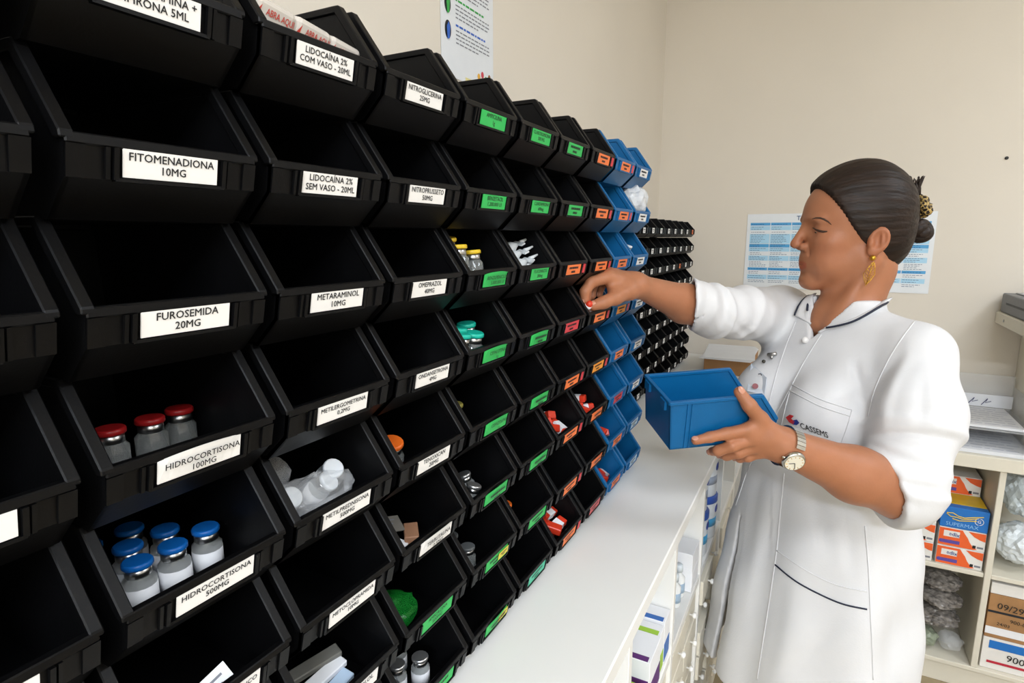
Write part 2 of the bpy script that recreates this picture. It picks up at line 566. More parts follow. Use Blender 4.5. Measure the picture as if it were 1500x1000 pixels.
for c in range(0, 10):
    for r in range(1, 9):
        if c == 0 and r in (1,):
            pass
        k, tx = T[(c, r)]
        b = make_bin('u' if c >= 8 else 'k', k, tx,
                     tagc='r' if (c, r) in {(6, 3), (6, 5), (6, 6), (6, 7), (6, 8), (7, 1), (7, 2), (7, 3), (7, 4), (7, 5), (8, 1), (8, 2), (8, 4)} else None,
                     ytag=(c, r) in {(4, 7), (4, 8)}, curl=.004 if (c, r) in CURL else 0.0, off=jr.uniform(-.0015, .0015) + (.004 if c == 5 or c == 4 else 0))
        b.location = (FRONT + jr.uniform(-.0008, .0008), col_y(c) + jr.uniform(-.0006, .0006), row_z(r))
        colr = 'blue' if c >= 8 else 'black'
        if tx and (c, r) != (4, 2):
            lab = 'black stacking bin labelled ' + tx.replace('\n', ' ').strip()
        elif c == 1 or c == 2:
            lab = 'black stacking bin at the bottom of the %s stack' % ('HIDROCORTISONA' if c == 1 else 'METOCLOPRAMIDA')
            if c == 1: lab = 'black stacking bin, %s row, in the HIDROCORTISONA column' % ORD[r - 1]
        else:
            lab = '%s bin with %s label, %s row, %s' % (colr, LBLNAME[k], ORD[r - 1], COLN[c])
            if c == 3: lab = 'black stacking bin with green label below the one labelled AMICACINA'
        tag(b, lab, 'bin', 'stacking bins on the wall rack')

# the rack the bins hang on
rk = empty('bin_rack', (-0.50, 0.6, CT))
tag(rk, 'black steel rack standing on the counter behind the stacked bins', 'rack')
for y in (-.65, -.1, .45):
    MB().box(-.012, .012, y - .012, y + .012, 0, .600).build('upright', M_rack, rk)
for r in range(1, 9):
    z = row_z(r) + .055 - CT
    MB().box(.012, .0165, -.66, .56, z - .012, z + .012).build('rail', M_rack, rk)

# ------------------------------------------------------------------ far rack of small bins
def small_bin_mesh():
    D, h, lip, w, t = .125, .0545, .026, .0435, .002
    pr_ = [(-.012, 0), (-.001, .010), (0, lip), (-.026, h), (-D, h), (-D, 0)]
    b = MB()
    for sy in (-1, 1):
        y0, y1 = sorted((sy * w, sy * (w - .0028)))
        b.prism_xz(pr_, y0, y1)
    b.box(-D, -.012, -w, w, 0, t)
    b.prism_xz([(-.012, 0), (-.001, .010), (-.003, .011), (-.013, t)], -w, w)
    b.prism_xz([(-.001, .010), (0, lip), (-.002, lip), (-.003, .010)], -w, w)
    b.box(-D, -D + t, -w, w, 0, h)
    me = b.mesh('body'); me.materials.append(M_black)
    hm = MB()
    for sy in (-1, 1):
        y0, y1 = sorted((sy * .018, sy * .021))
        hm.prism_xz([(-.001, .010), (.0015, .010), (.0025, lip), (0, lip)], y0, y1)
    hm.prism_xz([(-.002, .009), (.002, .009), (.002, .0105), (-.001, .0105)], -.021, .021)
    hme = hm.mesh('label_holder'); hme.materials.append(M_black)
    return me, hme
SBM, SHM = small_bin_mesh()
SLM = {k: MB().box(-.011, .011, -.007, .007, 0, .0006).mesh('label') for k in 'wo'}
SLM['w'].materials.append(M_label); SLM['o'].materials.append(M_orange)
SPY, SPZ, SX = 0.0915, 0.0562, -0.42
for c in range(8):
    for r in range(9):
        t = empty('small_bin', (SX, 1.548 + SPY * c, H + .0185 - .019 - SPZ * r))
        for nm, me in (('body', SBM), ('label_holder', SHM)):
            o = bpy.data.objects.new(nm, me); COL.objects.link(o); o.parent = t
        kk = 'o' if (c == 7 and r == 0) or jr.random() < .06 else 'w'
        if jr.random() < .93:
            o = bpy.data.objects.new('label', SLM[kk]); COL.objects.link(o); o.parent = t
            axes(o, LX, Vector((.06, 0, .998)), Vector((.998, 0, -.06)), (.0004, jr.uniform(-.003, .003), .018))
            l = bpy.data.objects.new('lettering', PRINTM); COL.objects.link(l); l.parent = o
            l.location = (0, 0, .0008); l.scale = (.5, .9, 1)
        tag(t, 'small black bin in far rack, %s row from top, %s from the corner' % (ORD[r], ORD[7 - c]), 'bin', 'small bins on the far rack')
srk = empty('small_bin_rack', (-0.57, 1.87, CT))
tag(srk, 'black steel frame behind the small bins near the corner', 'rack')
for y in (-.36, 0, .36):
    MB().box(-.012, .012, y - .01, y + .01, 0, .5).build('upright', M_rack, srk)
for r in range(9):
    z = H + .0185 - .019 - SPZ * r + .035 - CT
    MB().box(.012, .0245, -.366, .366, z - .006, z + .006).build('rail', M_rack, srk)
#@@PART2
# ------------------------------------------------------------------ bin contents: vials and packs
def vial_meshes(rb, hb, capm, glass, labelm=None, cr=None, capflat=True):
    cr = cr or rb * .82
    g = MB().lathe([(rb * .92, 0), (rb, .002), (rb, hb * .72), (rb * .62, hb * .86), (rb * .60, hb)], seg=14).mesh('glass_body')
    g.materials.append(glass)
    k = MB().lathe([(cr * .80, hb - .0058), (cr * .88, hb - .005), (cr * .88, hb + .0002)], seg=16).mesh('crimp')
    k.materials.append(M_metal)
    c = MB().lathe([(cr * .96, hb), (cr * 1.02, hb + .0006), (cr * 1.02, hb + .0028), (cr * .92, hb + .0038)], seg=16).mesh('cap')
    c.materials.append(capm)
    out = [('glass_body', g), ('crimp', k), ('cap', c)]
    if labelm:
        l = MB().lathe([(rb * 1.02, hb * .12), (rb * 1.02, hb * .62)], seg=14).mesh('paper_label')
        l.materials.append(labelm); out.append(('paper_label', l))
    for _, me in out:
        me.polygons.foreach_set('use_smooth', [len(p.vertices) == 4 for p in me.polygons])
    return out
VT = {}
def vial(kind, loc, tilt, label, group):
    if kind not in VT:
        capc = dict(blue='0f5fae', red='9c1a1c', yellow='d9b526', teal='19b39b', orange='d8641e', silver='cfd0d0', grey='585b5c', green='2c8a3c', olive='8c8440', white='dfe3e6', brown='6a4228')
        cm = mat('cap_' + kind, capc[kind], 0.35, var=0.04, metal=0.9 if kind == 'silver' else 0.0)
        gl = M_amberglass if kind in ('brown',) else M_glass
        VT[kind] = vial_meshes(.0095, .030, cm, gl, M_paper if kind in ('blue', 'white', 'olive', 'silver') else (mat('vial_label_green', '3c9a55', .5, var=.05) if kind == 'green' else None), cr=.0085)
    t = empty('vial', loc)
    t.rotation_euler = tilt
    if kind == 'yellow': t.scale = (1.12,) * 3
    if kind in ('teal', 'olive', 'orange', 'brown'): t.scale = (1.28,) * 3
    for nm, me in VT[kind]:
        o = bpy.data.objects.new(nm, me); COL.objects.link(o); o.parent = t
    tag(t, label, 'vial', group)
    return t

vr = random.Random(5)
def fill(c, r, kind, spots, where, word=None, stand=True):
    word = word or kind
    for (dx, dy, dz, ax, ay) in spots:
        n_ = len(spots); fx = sorted(s_[0] for s_ in spots); fy = sorted(s_[1] for s_ in spots)
        pos = '' if n_ == 1 else ('front ' if dx <= (fx[0] + fx[-1]) / 2 else 'back ') + ('left' if dy < fy[0] + (fy[-1] - fy[0]) * .34 else 'right' if dy > fy[0] + (fy[-1] - fy[0]) * .66 else 'middle') + ' '
        vial(kind, (FRONT - dx, col_y(c) + dy, row_z(r) + .003 + dz), (ax, ay, vr.uniform(0, 6)) if stand else (ax, ay, 0),
             '%s%s-capped vial in the bin %s' % (pos, word, where), '%s-capped vials %s' % (word, where))
S = lambda *ps: [(p[0], p[1], 0, 0, 0) for p in ps]
fill(1, 4, 'red', S((.070, -.034), (.070, -.010), (.070, .014), (.074, .036), (.094, -.022)), 'labelled HIDROCORTISONA 100MG')
fill(1, 5, 'blue', S((.050, -.036), (.050, -.014), (.050, .008), (.052, .032), (.074, -.030), (.074, -.006), (.074, .018), (.097, -.018), (.097, .008)), 'labelled HIDROCORTISONA 500MG')
fill(3, 3, 'red', [(.085, -.02, .011, 0, 1.3), (.085, .01, .011, .4, 1.2)], 'labelled OMEPRAZOL 40MG', stand=False)
fill(4, 3, 'yellow', [(.026, -.024, .022, 0, .05), (.028, .010, .016, 0, .1), (.050, -.012, .030, .1, .1)], 'above the teal-capped vials')
fill(4, 4, 'teal', [(.028, -.026, .004, 0, .1), (.044, -.012, .008, .1, .1), (.034, .006, .002, -.1, .1), (.050, .030, .008, 0, .1)], 'with the CEFALOTINA label')
fill(4, 5, 'olive', S((.045, -.030), (.050, -.004)), 'labelled CEFAZOLINA 1g')
fill(4, 6, 'silver', [(.030, -.012, 0, 0, .3), (.042, .020, 0, 0, .3), (.06, -.03, 0, 0, 0)], 'below the CEFAZOLINA bin')
fill(4, 7, 'grey', [(.034, -.030, 0, 0, 0), (.034, -.004, 0, 0, 0), (.060, -.024, .004, 0, 0), (.062, .004, .003, 0, 0)], 'with a yellow sticker, upper one')
fill(4, 8, 'green', S((.04, -.026),), 'with a yellow sticker, lower one')
fill(3, 8, 'silver', S((.036, -.030), (.05, -.004), (.036, .016), (.07, .022)), 'under the AMICACINA bin')
fill(3, 5, 'orange', [(.045, -.034, 0, 0, .2), (.065, -.030, .006, .2, 0), (.045, -.010, 0, 0, .3)], 'labelled TENOXICAN 20MG')
fill(5, 6, 'orange', [(.045, -.026, 0, 0, 0)], 'left of two red-filled bins')
fill(5, 7, 'orange', [(.040, -.018, 0, 0, 0), (.066, -.028, 0, 0, 0)], 'at the lower right of green labels')
fill(5, 8, 'brown', [(.040, -.026, 0, 0, 0), (.062, -.022, 0, 0, 0)], 'with the teal label')
fill(7, 8, 'green', [(.045, -.020, 0, 0, .2)], 'with the pink label')
fill(6, 7, 'silver', [(.072, -.02, .022, 0, 1.4), (.072, .004, .022, .2, 1.4)], 'with few small silver tops', stand=False)

# cling-wrapped vials in the METILPREDNISONA bin
def crumple(name, c, size, m, seed, label, cat, group=None, amp=.32, sub=3):
    rr = random.Random(seed)
    me = bpy.data.meshes.new(name)
    bm = bmesh.new()
    bmesh.ops.create_icosphere(bm, subdivisions=sub, radius=1.0)
    ph = [(Vector((rr.uniform(-1, 1), rr.uniform(-1, 1), rr.uniform(-1, 1))) * rr.uniform(2, 6), rr.uniform(0, 6)) for _ in range(9)]
    for v in bm.verts:
        d = sum(abs(math.sin(v.co.dot(k) + p)) for k, p in ph) / 9
        v.co = v.co * (1 - amp + amp * 2 * (d - .4) + rr.uniform(-.05, .05))
        v.co = Vector((v.co.x * size[0], v.co.y * size[1], v.co.z * size[2]))
    bm.to_mesh(me); bm.free()
    o = link(name, me, m)
    o.location = c
    tag(o, label, cat, group)
    return o
fill(2, 5, 'white', [(.062, -.036, .010, 0, 1.0), (.064, -.012, .012, .2, .9), (.062, .012, .012, -.2, .9), (.064, .034, .016, .2, .8)], 'labelled METILPREDNISONA 500MG', stand=False)
crumple('cling_film', (FRONT - .036, col_y(2) + .002, row_z(5) + .028), (.022, .046, .022), M_film, 2, 'crumpled clear film over white-capped vials', 'plastic film')
crumple('cling_film', (FRONT - .085, col_y(2) - .015, row_z(5) + .035), (.03, .035, .028), M_film, 3, 'crumpled clear bag at the back of the METILPREDNISONA bin', 'plastic bag')
crumple('plastic_bag', (FRONT - .05, col_y(3) - .012, row_z(7) + .022), (.03, .035, .018), mat('green_film', '1c8a32', .2, alpha=.45, var=.2, bump=.8, bscale=60), 4, 'crumpled green plastic bag in the AMICACINA bin', 'plastic bag')

# red ampoule packs
M_redp = mat('red_pack', 'd23a22', .35, var=.12, scale=80)
def pack(c, r, dx, dy, dz, rot, m, size, label, cat, group, band=None):
    t = empty(cat.replace(' ', '_'), (FRONT - dx, col_y(c) + dy, row_z(r) + dz))
    t.rotation_euler = rot
    a, b, h = size
    MB().box(-a, a, -b, b, -h, h).build('wrapper', m, t, bevel=.0012)
    if band:
        MB().box(-a * .5, a * .5, -b * 1.02, b * 1.02, -h * 1.05, h * 1.05).build('paper_label', band, t)
    tag(t, label, cat, group)
for (c, r, n, where) in ((6, 6, 7, 'upper red-filled black bin'), (7, 6, 6, 'red-filled bin beside the blue column'), (6, 8, 7, 'lowest red-filled black bin'), (8, 7, 4, 'seventh bin of the left blue column'),
                         (8, 8, 5, 'lowest bin of the left blue column'), (7, 4, 4, 'bin the right hand reaches into'), (6, 3, 2, 'bin with red and orange tags')):
    for i in range(n):
        pack(c, r, .030 + .018 * (i // 3) + vr.uniform(-.004, .004), -.028 + .026 * (i % 3) + vr.uniform(-.004, .004), .026 + .007 * (i // 3) + .007 * (i % 2),
             (vr.uniform(-.5, .5), vr.uniform(-.5, .5), vr.uniform(0, 3)), M_redp, (.018, .0075, .0055), 'small red ampoule pack in the ' + where, 'ampoule pack', 'red ampoule packs, ' + where,
             M_paper if i % 3 == 2 else None)
# yellow sticker vial, ampoules of clear plastic
def ampoule(loc, rot, label, group):
    t = empty('plastic_ampoule', loc); t.rotation_euler = rot
    m = mat('ampoule_plastic', 'e3e8ea', .3, alpha=.8, var=.03)
    MB().lathe([(.004, 0), (.0075, .002), (.008, .02), (.0078, .042), (.004, .05), (.0028, .054)], seg=12).build('tube', m, t, True)
    MB().box(-.008, .008, -.001, .001, .054, .062).build('twist_tab', m, t)
    MB().lathe([(.003, .062), (.002, .07), (.0012, .078)], seg=8).build('tip', m, t, True)
    tag(t, label, 'ampoule', group)
for i, (dx, dy, dz) in enumerate(((.050, -.030, .034), (.040, -.030, .024), (.055, -.022, .044), (.036, -.036, .016))):
    ampoule((FRONT - dx, col_y(5) + dy, row_z(3) + dz), (-1.25, .12, -.25 + .05 * i), 'clear plastic twist-top ampoule above the FLUCONAZOL label', 'plastic ampoules in the FLUCONAZOL bin')
# three flat blister packs standing in the LIDOCAINA bin
for i, (dy, dz) in enumerate(((-.030, .0015), (.0015, -.001), (.032, -.004))):
    t = empty('blister_pack', (FRONT - .016 - .001 * i, col_y(2) + dy, row_lip(1) + dz + .008)); t.rotation_euler = (-.10, .35, 0)
    MB().box(-.006, .006, -.0150, .0150, -.010, .010).build('blister', mat('blister_plastic', 'd6cfc6', .25, alpha=.85, var=.05), t, bevel=.003, bseg=2)
    me = text_mesh('ABRA AQUI', .0056, .012)
    if not me.materials: me.materials.append(mat('red_print', 'c0392b', .5, var=.02))
    l = bpy.data.objects.new('lettering', me); COL.objects.link(l); l.parent = t
    axes(l, Vector((0, 1, 0)), Vector((0, 0, 1)), Vector((1, 0, 0)), (.0064, .003, .003)); l.scale = (.74, 1, 1)
    MB().add([(.0064, -.0155, .000), (.0064, -.0125, .000), (.0064, -.0115, .006)], [(0, 1, 2)]).build('red_arrow', mat('red_print2', 'c0392b', .5, var=.02), t)
    tag(t, ['leftmost', 'middle', 'rightmost'][i] + ' of three blister packs with red print in the top LIDOCAÍNA bin', 'blister pack', 'blister packs in the top LIDOCAÍNA bin')
# slips and packets
def slip(c, r, dx, dy, dz, rot, w, h, label, m=M_paper, lines=True, cat='paper slip'):
    t = empty('paper_slip', (FRONT - dx, col_y(c) + dy, row_z(r) + dz)); t.rotation_euler = rot
    MB().box(-h / 2, h / 2, -w / 2, w / 2, -.0004, .0004).build('sheet', m, t)
    if lines:
        b = MB()
        for k in range(3):
            x = -h * .25 + h * .25 * k
            b.add([(x - h * .04, -w * .38, .0006), (x + h * .04, -w * .38, .0006), (x + h * .04, w * (.3 - .1 * k), .0006), (x - h * .04, w * (.3 - .1 * k), .0006)], [(0, 1, 2, 3)])
        b.build('print', M_greyink, t)
    tag(t, label, cat)
slip(2, 4, .034, -.022, .016, (0.1, .3, .2), .024, .014, 'small printed paper slip in the METILERGOMETRINA bin')
slip(3, 4, .055, .012, .022, (0, 1.0, .2), .018, .02, 'white paper slip standing in the ONDANSETRONA bin', lines=False)
slip(3, 5, .034, -.016, .02, (.2, .4, .6), .022, .018, 'silvery foil packet in the TENOXICAN bin', M_metal, False, 'foil packet')
slip(1, 6, .014, .004, .028, (.4, .9, .3), .024, .02, 'white paper corner sticking out of the FÉRRICO bin')
slip(3, 6, .034, -.02, .019, (.2, .35, .4), .026, .02, 'printed foil packet in the TERBUTALINA bin', M_paper)
slip(3, 6, .055, -.004, .03, (-.2, .4, -.5), .03, .02, 'grey foil packet at the back of the TERBUTALINA bin', mat('grey_foil', '77736c', .4, var=.2))
def cartonbox(name, loc, size, m, label, cat='box', rz=0.0, tops=None, group=None, rot=None):
    t = empty(name, loc, rz)
    if rot: t.rotation_euler = rot
    a, b, h = size
    MB().box(-a / 2, a / 2, -b / 2, b / 2, 0, h).build('carton', m, t, bevel=.0008)
    for (fx, nm, box, mm) in (tops or []):
        MB().box(*box).build(nm, mm, t)
    tag(t, label, cat, group)
    return t
cartonbox('ampoule_carton', (FRONT - .036, col_y(3) + .008, row_z(6) + .014), (.014, .03, .010), mat('brown_carton', 'a5795c', .6, var=.1), 'small tan carton in the TERBUTALINA bin', rz=.7)
for i in range(3):
    cartonbox('syringe_pack', (FRONT - .030 - .014 * i, col_y(2) - .012 + .004 * i, row_z(7) + .012 + .006 * i), (.012, .068, .006), [mat('pale_blue_pack', 'b6cbe0', .4, var=.1), M_paper, mat('dark_clear_pack', '6b6a64', .3, var=.2)][i],
              ['pale blue', 'white', 'dark clear'][i] + ' ampoule tray in the METOPROLOL bin', 'ampoule tray', rz=[.05, -.05, -.3][i], rot=(.1, .2, [.05, -.05, -.3][i]))
# clear bag of syringes in the blue bin, and the white cap below it
crumple('plastic_bag', (FRONT - .022, col_y(9) + .012, row_lip(2) + .020), (.030, .042, .034), M_filmw, 8, 'milky plastic bag bulging out of the right blue column', 'plastic bag')
fill(9, 3, 'white', [(.04, .018, .020, 0, .3), (.07, -.01, .014, 0, .9)], 'below the milky bag', stand=False)
crumple('plastic_bag', (FRONT - .05, col_y(0) + .0, row_z(6) + .022), (.035, .035, .018), mat('dark_film', '3a3a3c', .3, alpha=.7, var=.2), 9, 'dark plastic bag in the bin at the lower left edge', 'plastic bag')

# ------------------------------------------------------------------ things in the counter cubbies
M_purple = mat('purple_print', '5a2a6e', .5, var=.05)
M_lime = mat('lime_print', '9ac23c', .5, var=.05)
M_yprint = mat('yellow_print', 'e0b92c', .5, var=.05)
M_bprint = mat('blue_print', '2f66b0', .5, var=.05)
M_rprint = mat('red_box_print', 'b8283c', .5, var=.05)
def medbox(x, y, z, sx, sy, sz, band, label, rz=0.0, base=M_paper):
    t = empty('medicine_box', (x, y, z), rz)
    MB().box(-sx / 2, sx / 2, -sy / 2, sy / 2, 0, sz).build('carton', base, t, bevel=.0008)
    e = .0006
    MB().box(sx / 2 - .001, sx / 2 + e, -sy / 2 + .002, sy / 2 - .002, sz * .12, sz * .5).build('printed_band', band, t)
    MB().box(-sx * .46, sx * .46, -sy / 2 + .001, -sy / 2 + .012, sz - .001, sz + e).build('printed_band', band, t)
    MB().box(-sx / 2 + .002, sx / 2 - .002, -sy / 2 - e, -sy / 2 + .001, sz * .1, sz * .62).build('printed_band', band, t)
    b = MB()
    for k in range(3):
        b.add([(-.012 + .009 * k, -sy * .2, sz + e), (-.009 + .009 * k, -sy * .2, sz + e), (-.009 + .009 * k, sy * .25, sz + e), (-.012 + .009 * k, sy * .25, sz + e)], [(0, 1, 2, 3)])
    b.build('print', M_greyink, t)
    tag(t, label, 'box')
X0 = -.232
SB = SH + .001
medbox(X0, .728, SB, .10, .075, .062, M_rprint, 'red and lime medicine box nearest the camera under the counter', base=M_lime)
medbox(X0, .822, SB, .105, .068, .083, M_purple, 'white medicine box with purple side in the nearest cubby')
medbox(X0, .8745, SB, .10, .030, .080, M_lime, 'white medicine box with lime band in the nearest cubby')
medbox(X0, .912, SB, .10, .040, .084, M_bprint, 'white medicine box with blue print at the end of the nearest cubby')
medbox(X0, 1.165, SB, .10, .07, .082, M_paper, 'plain white box at the far end of the second cubby')
for i, y in enumerate((1.075, 1.112)):
    t = empty('small_bottle', (-.205, y, SB))
    MB().lathe([(.012, 0), (.013, .002), (.013, .04), (.006, .048), (.006, .054)], seg=14).build('bottle', mat('white_plastic', 'e2e4e4', .35, var=.03), t, True)
    MB().lathe([(.008, .052), (.008, .066), (.006, .068)], seg=12).build('cap', mat('bottle_cap', 'cdd6dc', .35, var=.03), t, True)
    MB().lathe([(.0133, .010), (.0133, .030)], seg=14).build('paper_label', mat('bottle_label', '9fb6cc', .5, var=.2, scale=60), t, True)
    tag(t, ['nearer', 'farther'][i] + ' small white bottle in the second cubby', 'bottle', 'small bottles in the second cubby')
for i, (x, y, dz) in enumerate(((-.225, 1.30, 0), (-.222, 1.40, 0), (-.23, 1.30, .1055), (-.225, 1.40, .1055))):
    t = empty('powder_can', (x, y, SB + dz))
    MB().lathe([(.043, 0), (.044, .002), (.044, .088), (.043, .09)], seg=24).build('can', mat('can_paper', 'dfe3e6', .4, var=.06, scale=60), t, True)
    MB().lathe([(.045, .088), (.0455, .09), (.0455, .102), (.043, .105)], seg=24).build('lid', mat('lid_blue', '3557a8', .4, var=.05) if i < 2 else M_white, t, True)
    b = MB()
    b.lathe([(.0444, .03), (.0444, .05)], seg=24)
    b.build('printed_band', mat('can_blue', '4aa6d8', .4, var=.2, scale=50) if i < 2 else mat('can_grey', '9aa4b4', .4, var=.2, scale=50), t, True)
    MB().ball((.0435, 0, .07), (.002, .014, .010)).build('emblem', mat('emblem_blue', '2b3f96', .4, var=.05), t, True)
    tag(t, '%s powder can, %s, in the far cubby' % (['blue-banded', 'blue-banded', 'grey-banded', 'grey-banded'][i], ['lower near', 'lower far', 'upper near', 'upper far'][i]), 'can', 'powder cans in the cubby')

# cardboard box with papers at the far end of the counter
cb = cartonbox('cardboard_box', (-.26, 2.20, CT), (.15, .26, .055), M_card, 'brown cardboard box at the far end of the counter')
pp = empty('paper_stack', (-.262, 2.19, CT + .0555))
for k in range(4):
    MB().box(-.085, .08, -.15, .12, k * .002, k * .002 + .0015, rz=.03 * k).build('sheet', M_paper, pp)
tag(pp, 'white papers lying on the cardboard box by the corner', 'papers')

# ------------------------------------------------------------------ posters and the mark on the wall
# left wall poster
py0, py1, pz0, pz1 = .885, 1.062, H + .275, H + .62
pt = empty('wall_poster', (XL + .001, (py0 + py1) / 2, pz0))
w2 = (py1 - py0) / 2; ph_ = pz1 - pz0
MB().box(0, .0008, -w2, w2, 0, ph_).build('sheet', mat('poster_paper', 'dfe3e8', .35, var=.02), pt)
M_pblack = mat('poster_black', '20242a', .5, var=.02)
for i, (zz, colr) in enumerate(((.226, 'd24a2a'), (.185, '7a4aa8'), (.144, '3a8a5a'), (.103, '37a24a'), (.062, '2f62c0'))):
    cir = MB().lathe([(.0155, 0), (.0155, .0006)], seg=24, M=Matrix.Rotation(math.pi / 2, 4, 'Y') @ Matrix.Scale(1.0, 4)).build('round_icon', M_pblack, pt)
    cir.location = (.0009, -w2 + .020, zz + .012); cir.scale = (1, .6, .95)
    a = MB().add([(.0018, -.006, -.017), (.0018, .004, -.015), (.0018, .009, .006), (.0018, .0, .013), (.0018, -.009, .004)], [(0, 1, 2, 3, 4)]).build('leaf_shape', mat('icon_%d' % i, colr, .5, var=.05), cir)
    hd = MB(); bd = MB()
    def dash(mb, z, y0, y1, h):
        y = y0
        while y < y1 - .004:
            w = .005 + .010 * vr.random()
            mb.add([(.0011, y, z), (.0011, min(y + w, y1), z), (.0011, min(y + w, y1), z + h), (.0011, y, z + h)], [(0, 1, 2, 3)])
            y += w + .0025
    dash(hd, zz + .024, -w2 + .045, w2 - .03, .0035)
    for k in range(4):
        dash(bd, zz + .016 - .0066 * k, -w2 + .045, w2 - .016 - (.04 if k == 3 else 0), .0022)
    tag(hd.build('heading_print', mat('head_%d' % i, colr, .5, var=.05), pt), kind='stuff')
    tag(bd.build('text_print', M_greyink, pt), kind='stuff')
lg = MB()
for k, cc in enumerate(('d6a23a', 'c23a4a', '3a9a4a', '8a5a2a')):
    fl = MB().ball((.0012, w2 - .055 + .013 * k, .020 + .006 * (k % 2)), (.0008, .005, .006), 10, 6).build('flower_emblem', mat('flower_%d' % k, cc, .5, var=.05), pt)
MB().box(.0008, .0012, -w2 + .075, w2 - .002, .002, .009).build('yellow_strip', mat('poster_yellow', 'd8d090', .5, var=.05), pt)
tag(pt, 'information poster with round icons on the wall above the bins', 'poster')

# back wall table poster
x0, x1, z0, z1 = -.262, .325, H - .189, H + .084
bt = empty('wall_chart', (x0, YB - .001, z0))
W_, H_ = x1 - x0, z1 - z0
MB().box(0, W_, -.0008, 0, 0, H_).build('sheet', mat('chart_paper', 'e2e6ea', .4, var=.02), bt)
M_lb = mat('chart_light_blue', 'a9d4ec', .4, var=.03); M_db = mat('chart_blue', '4b9fd4', .4, var=.04)
rows = [(.032, .010, 'd'), (.044, .015, 'l'), (.061, .010, 'w'), (.073, .035, 'l'), (.110, .012, 'd'), (.123, .014, 'l'), (.139, .012, 'w'), (.153, .018, 'l'), (.173, .022, 'w'),
        (.197, .010, 'd'), (.209, .013, 'w'), (.224, .016, 'l'), (.242, .012, 'w')]
ncol = 8
for (top, h, k) in rows:
    zt = H_ - top
    tb = MB()
    for c in range(ncol):
        a = .012 + c * (W_ - .024) / ncol
        b_ = a + (W_ - .024) / ncol - .0022
        if k != 'w':
            MBx = MB().add([(a, -.0011, zt - h), (b_, -.0011, zt - h), (b_, -.0011, zt), (a, -.0011, zt)], [(0, 1, 2, 3)])
            MBx.build('table_cell', M_db if k == 'd' else M_lb, bt)
        n = max(1, int(h / .0055))
        for q in range(n):
            zz = zt - h + (q + .35) * h / n
            e_ = a + .004 + (b_ - a - .008) * vr.uniform(.5, 1)
            x = a + .004
            while x < e_:
                w = vr.uniform(.004, .010)
                tb.add([(x, -.0014, zz), (min(x + w, e_), -.0014, zz), (min(x + w, e_), -.0014, zz + .0018), (x, -.0014, zz + .0018)], [(0, 1, 2, 3)])
                x += w + .002
    tbo = tb.build('text_print', mat('chart_ink', '6c7f98', .6, var=.05) if k != 'd' else mat('chart_ink2', '2d5f92', .6, var=.05), bt)
    tag(tbo, kind='stuff')
me = text_mesh('TABELA', .022, .012)
me.materials.append(mat('chart_title', '3a5a86', .6, var=.02))
tl = bpy.data.objects.new('lettering', me); COL.objects.link(tl); tl.parent = bt
axes(tl, Vector((1, 0, 0)), Vector((0, 0, 1)), Vector((0, -1, 0)), (.205, -.0014, H_ - .017))
tag(bt, 'wall chart with blue and white table behind the person', 'poster')
dt = MB().lathe([(.005, 0), (.005, .003), (.003, .004)], seg=12, M=Matrix.Rotation(math.pi / 2, 4, 'X')).build('wall_plug', mat('plug_black', '161616', .5, var=.05))
dt.location = (.484, YB - .0005, H + .243)
tag(dt, 'small black plug dot on the bare back wall', 'wall plug')

# ------------------------------------------------------------------ low shelf unit on the back wall
SY0, SY1 = 2.10, YB - .003
ST = H - .632
su = empty('shelf_unit', (.5, 2.25, 0))
tag(su, 'cream open shelf unit standing along the back wall', 'shelf')
def sbox(name, x0, x1, y0, y1, z0, z1, m=M_cream, bev=.0015):
    return MB().box(x0 - .5, x1 - .5, y0 - 2.25, y1 - 2.25, z0, z1).build(name, m, su, bevel=bev)
sbox('top_board', -.02, 1.5, SY0 - .012, SY1, ST - .040, ST)
for x in (-.02, .20, .5105, .95, 1.484):
    sbox('divider', x, x + .0165, SY0, SY1, .085, ST - .0405)
for xa, xb in ((-.003, .2), (.217, .51), (.5275, .95), (.967, 1.484)):
    sbox('shelf_board', xa, xb, SY0 + .004, SY1 - .008, H - 1.0165, H - 1.002)
sbox('bottom_board', -.02, 1.5, SY0 - .002, SY1, .070, .0845)
sbox('plinth', -.02, 1.5, SY0 + .01, SY1, 0, .0695)
sbox('back_panel', -.003, 1.484, SY1 - .007, SY1 - .001, .085, ST - .0405)
MID = H - 1.001

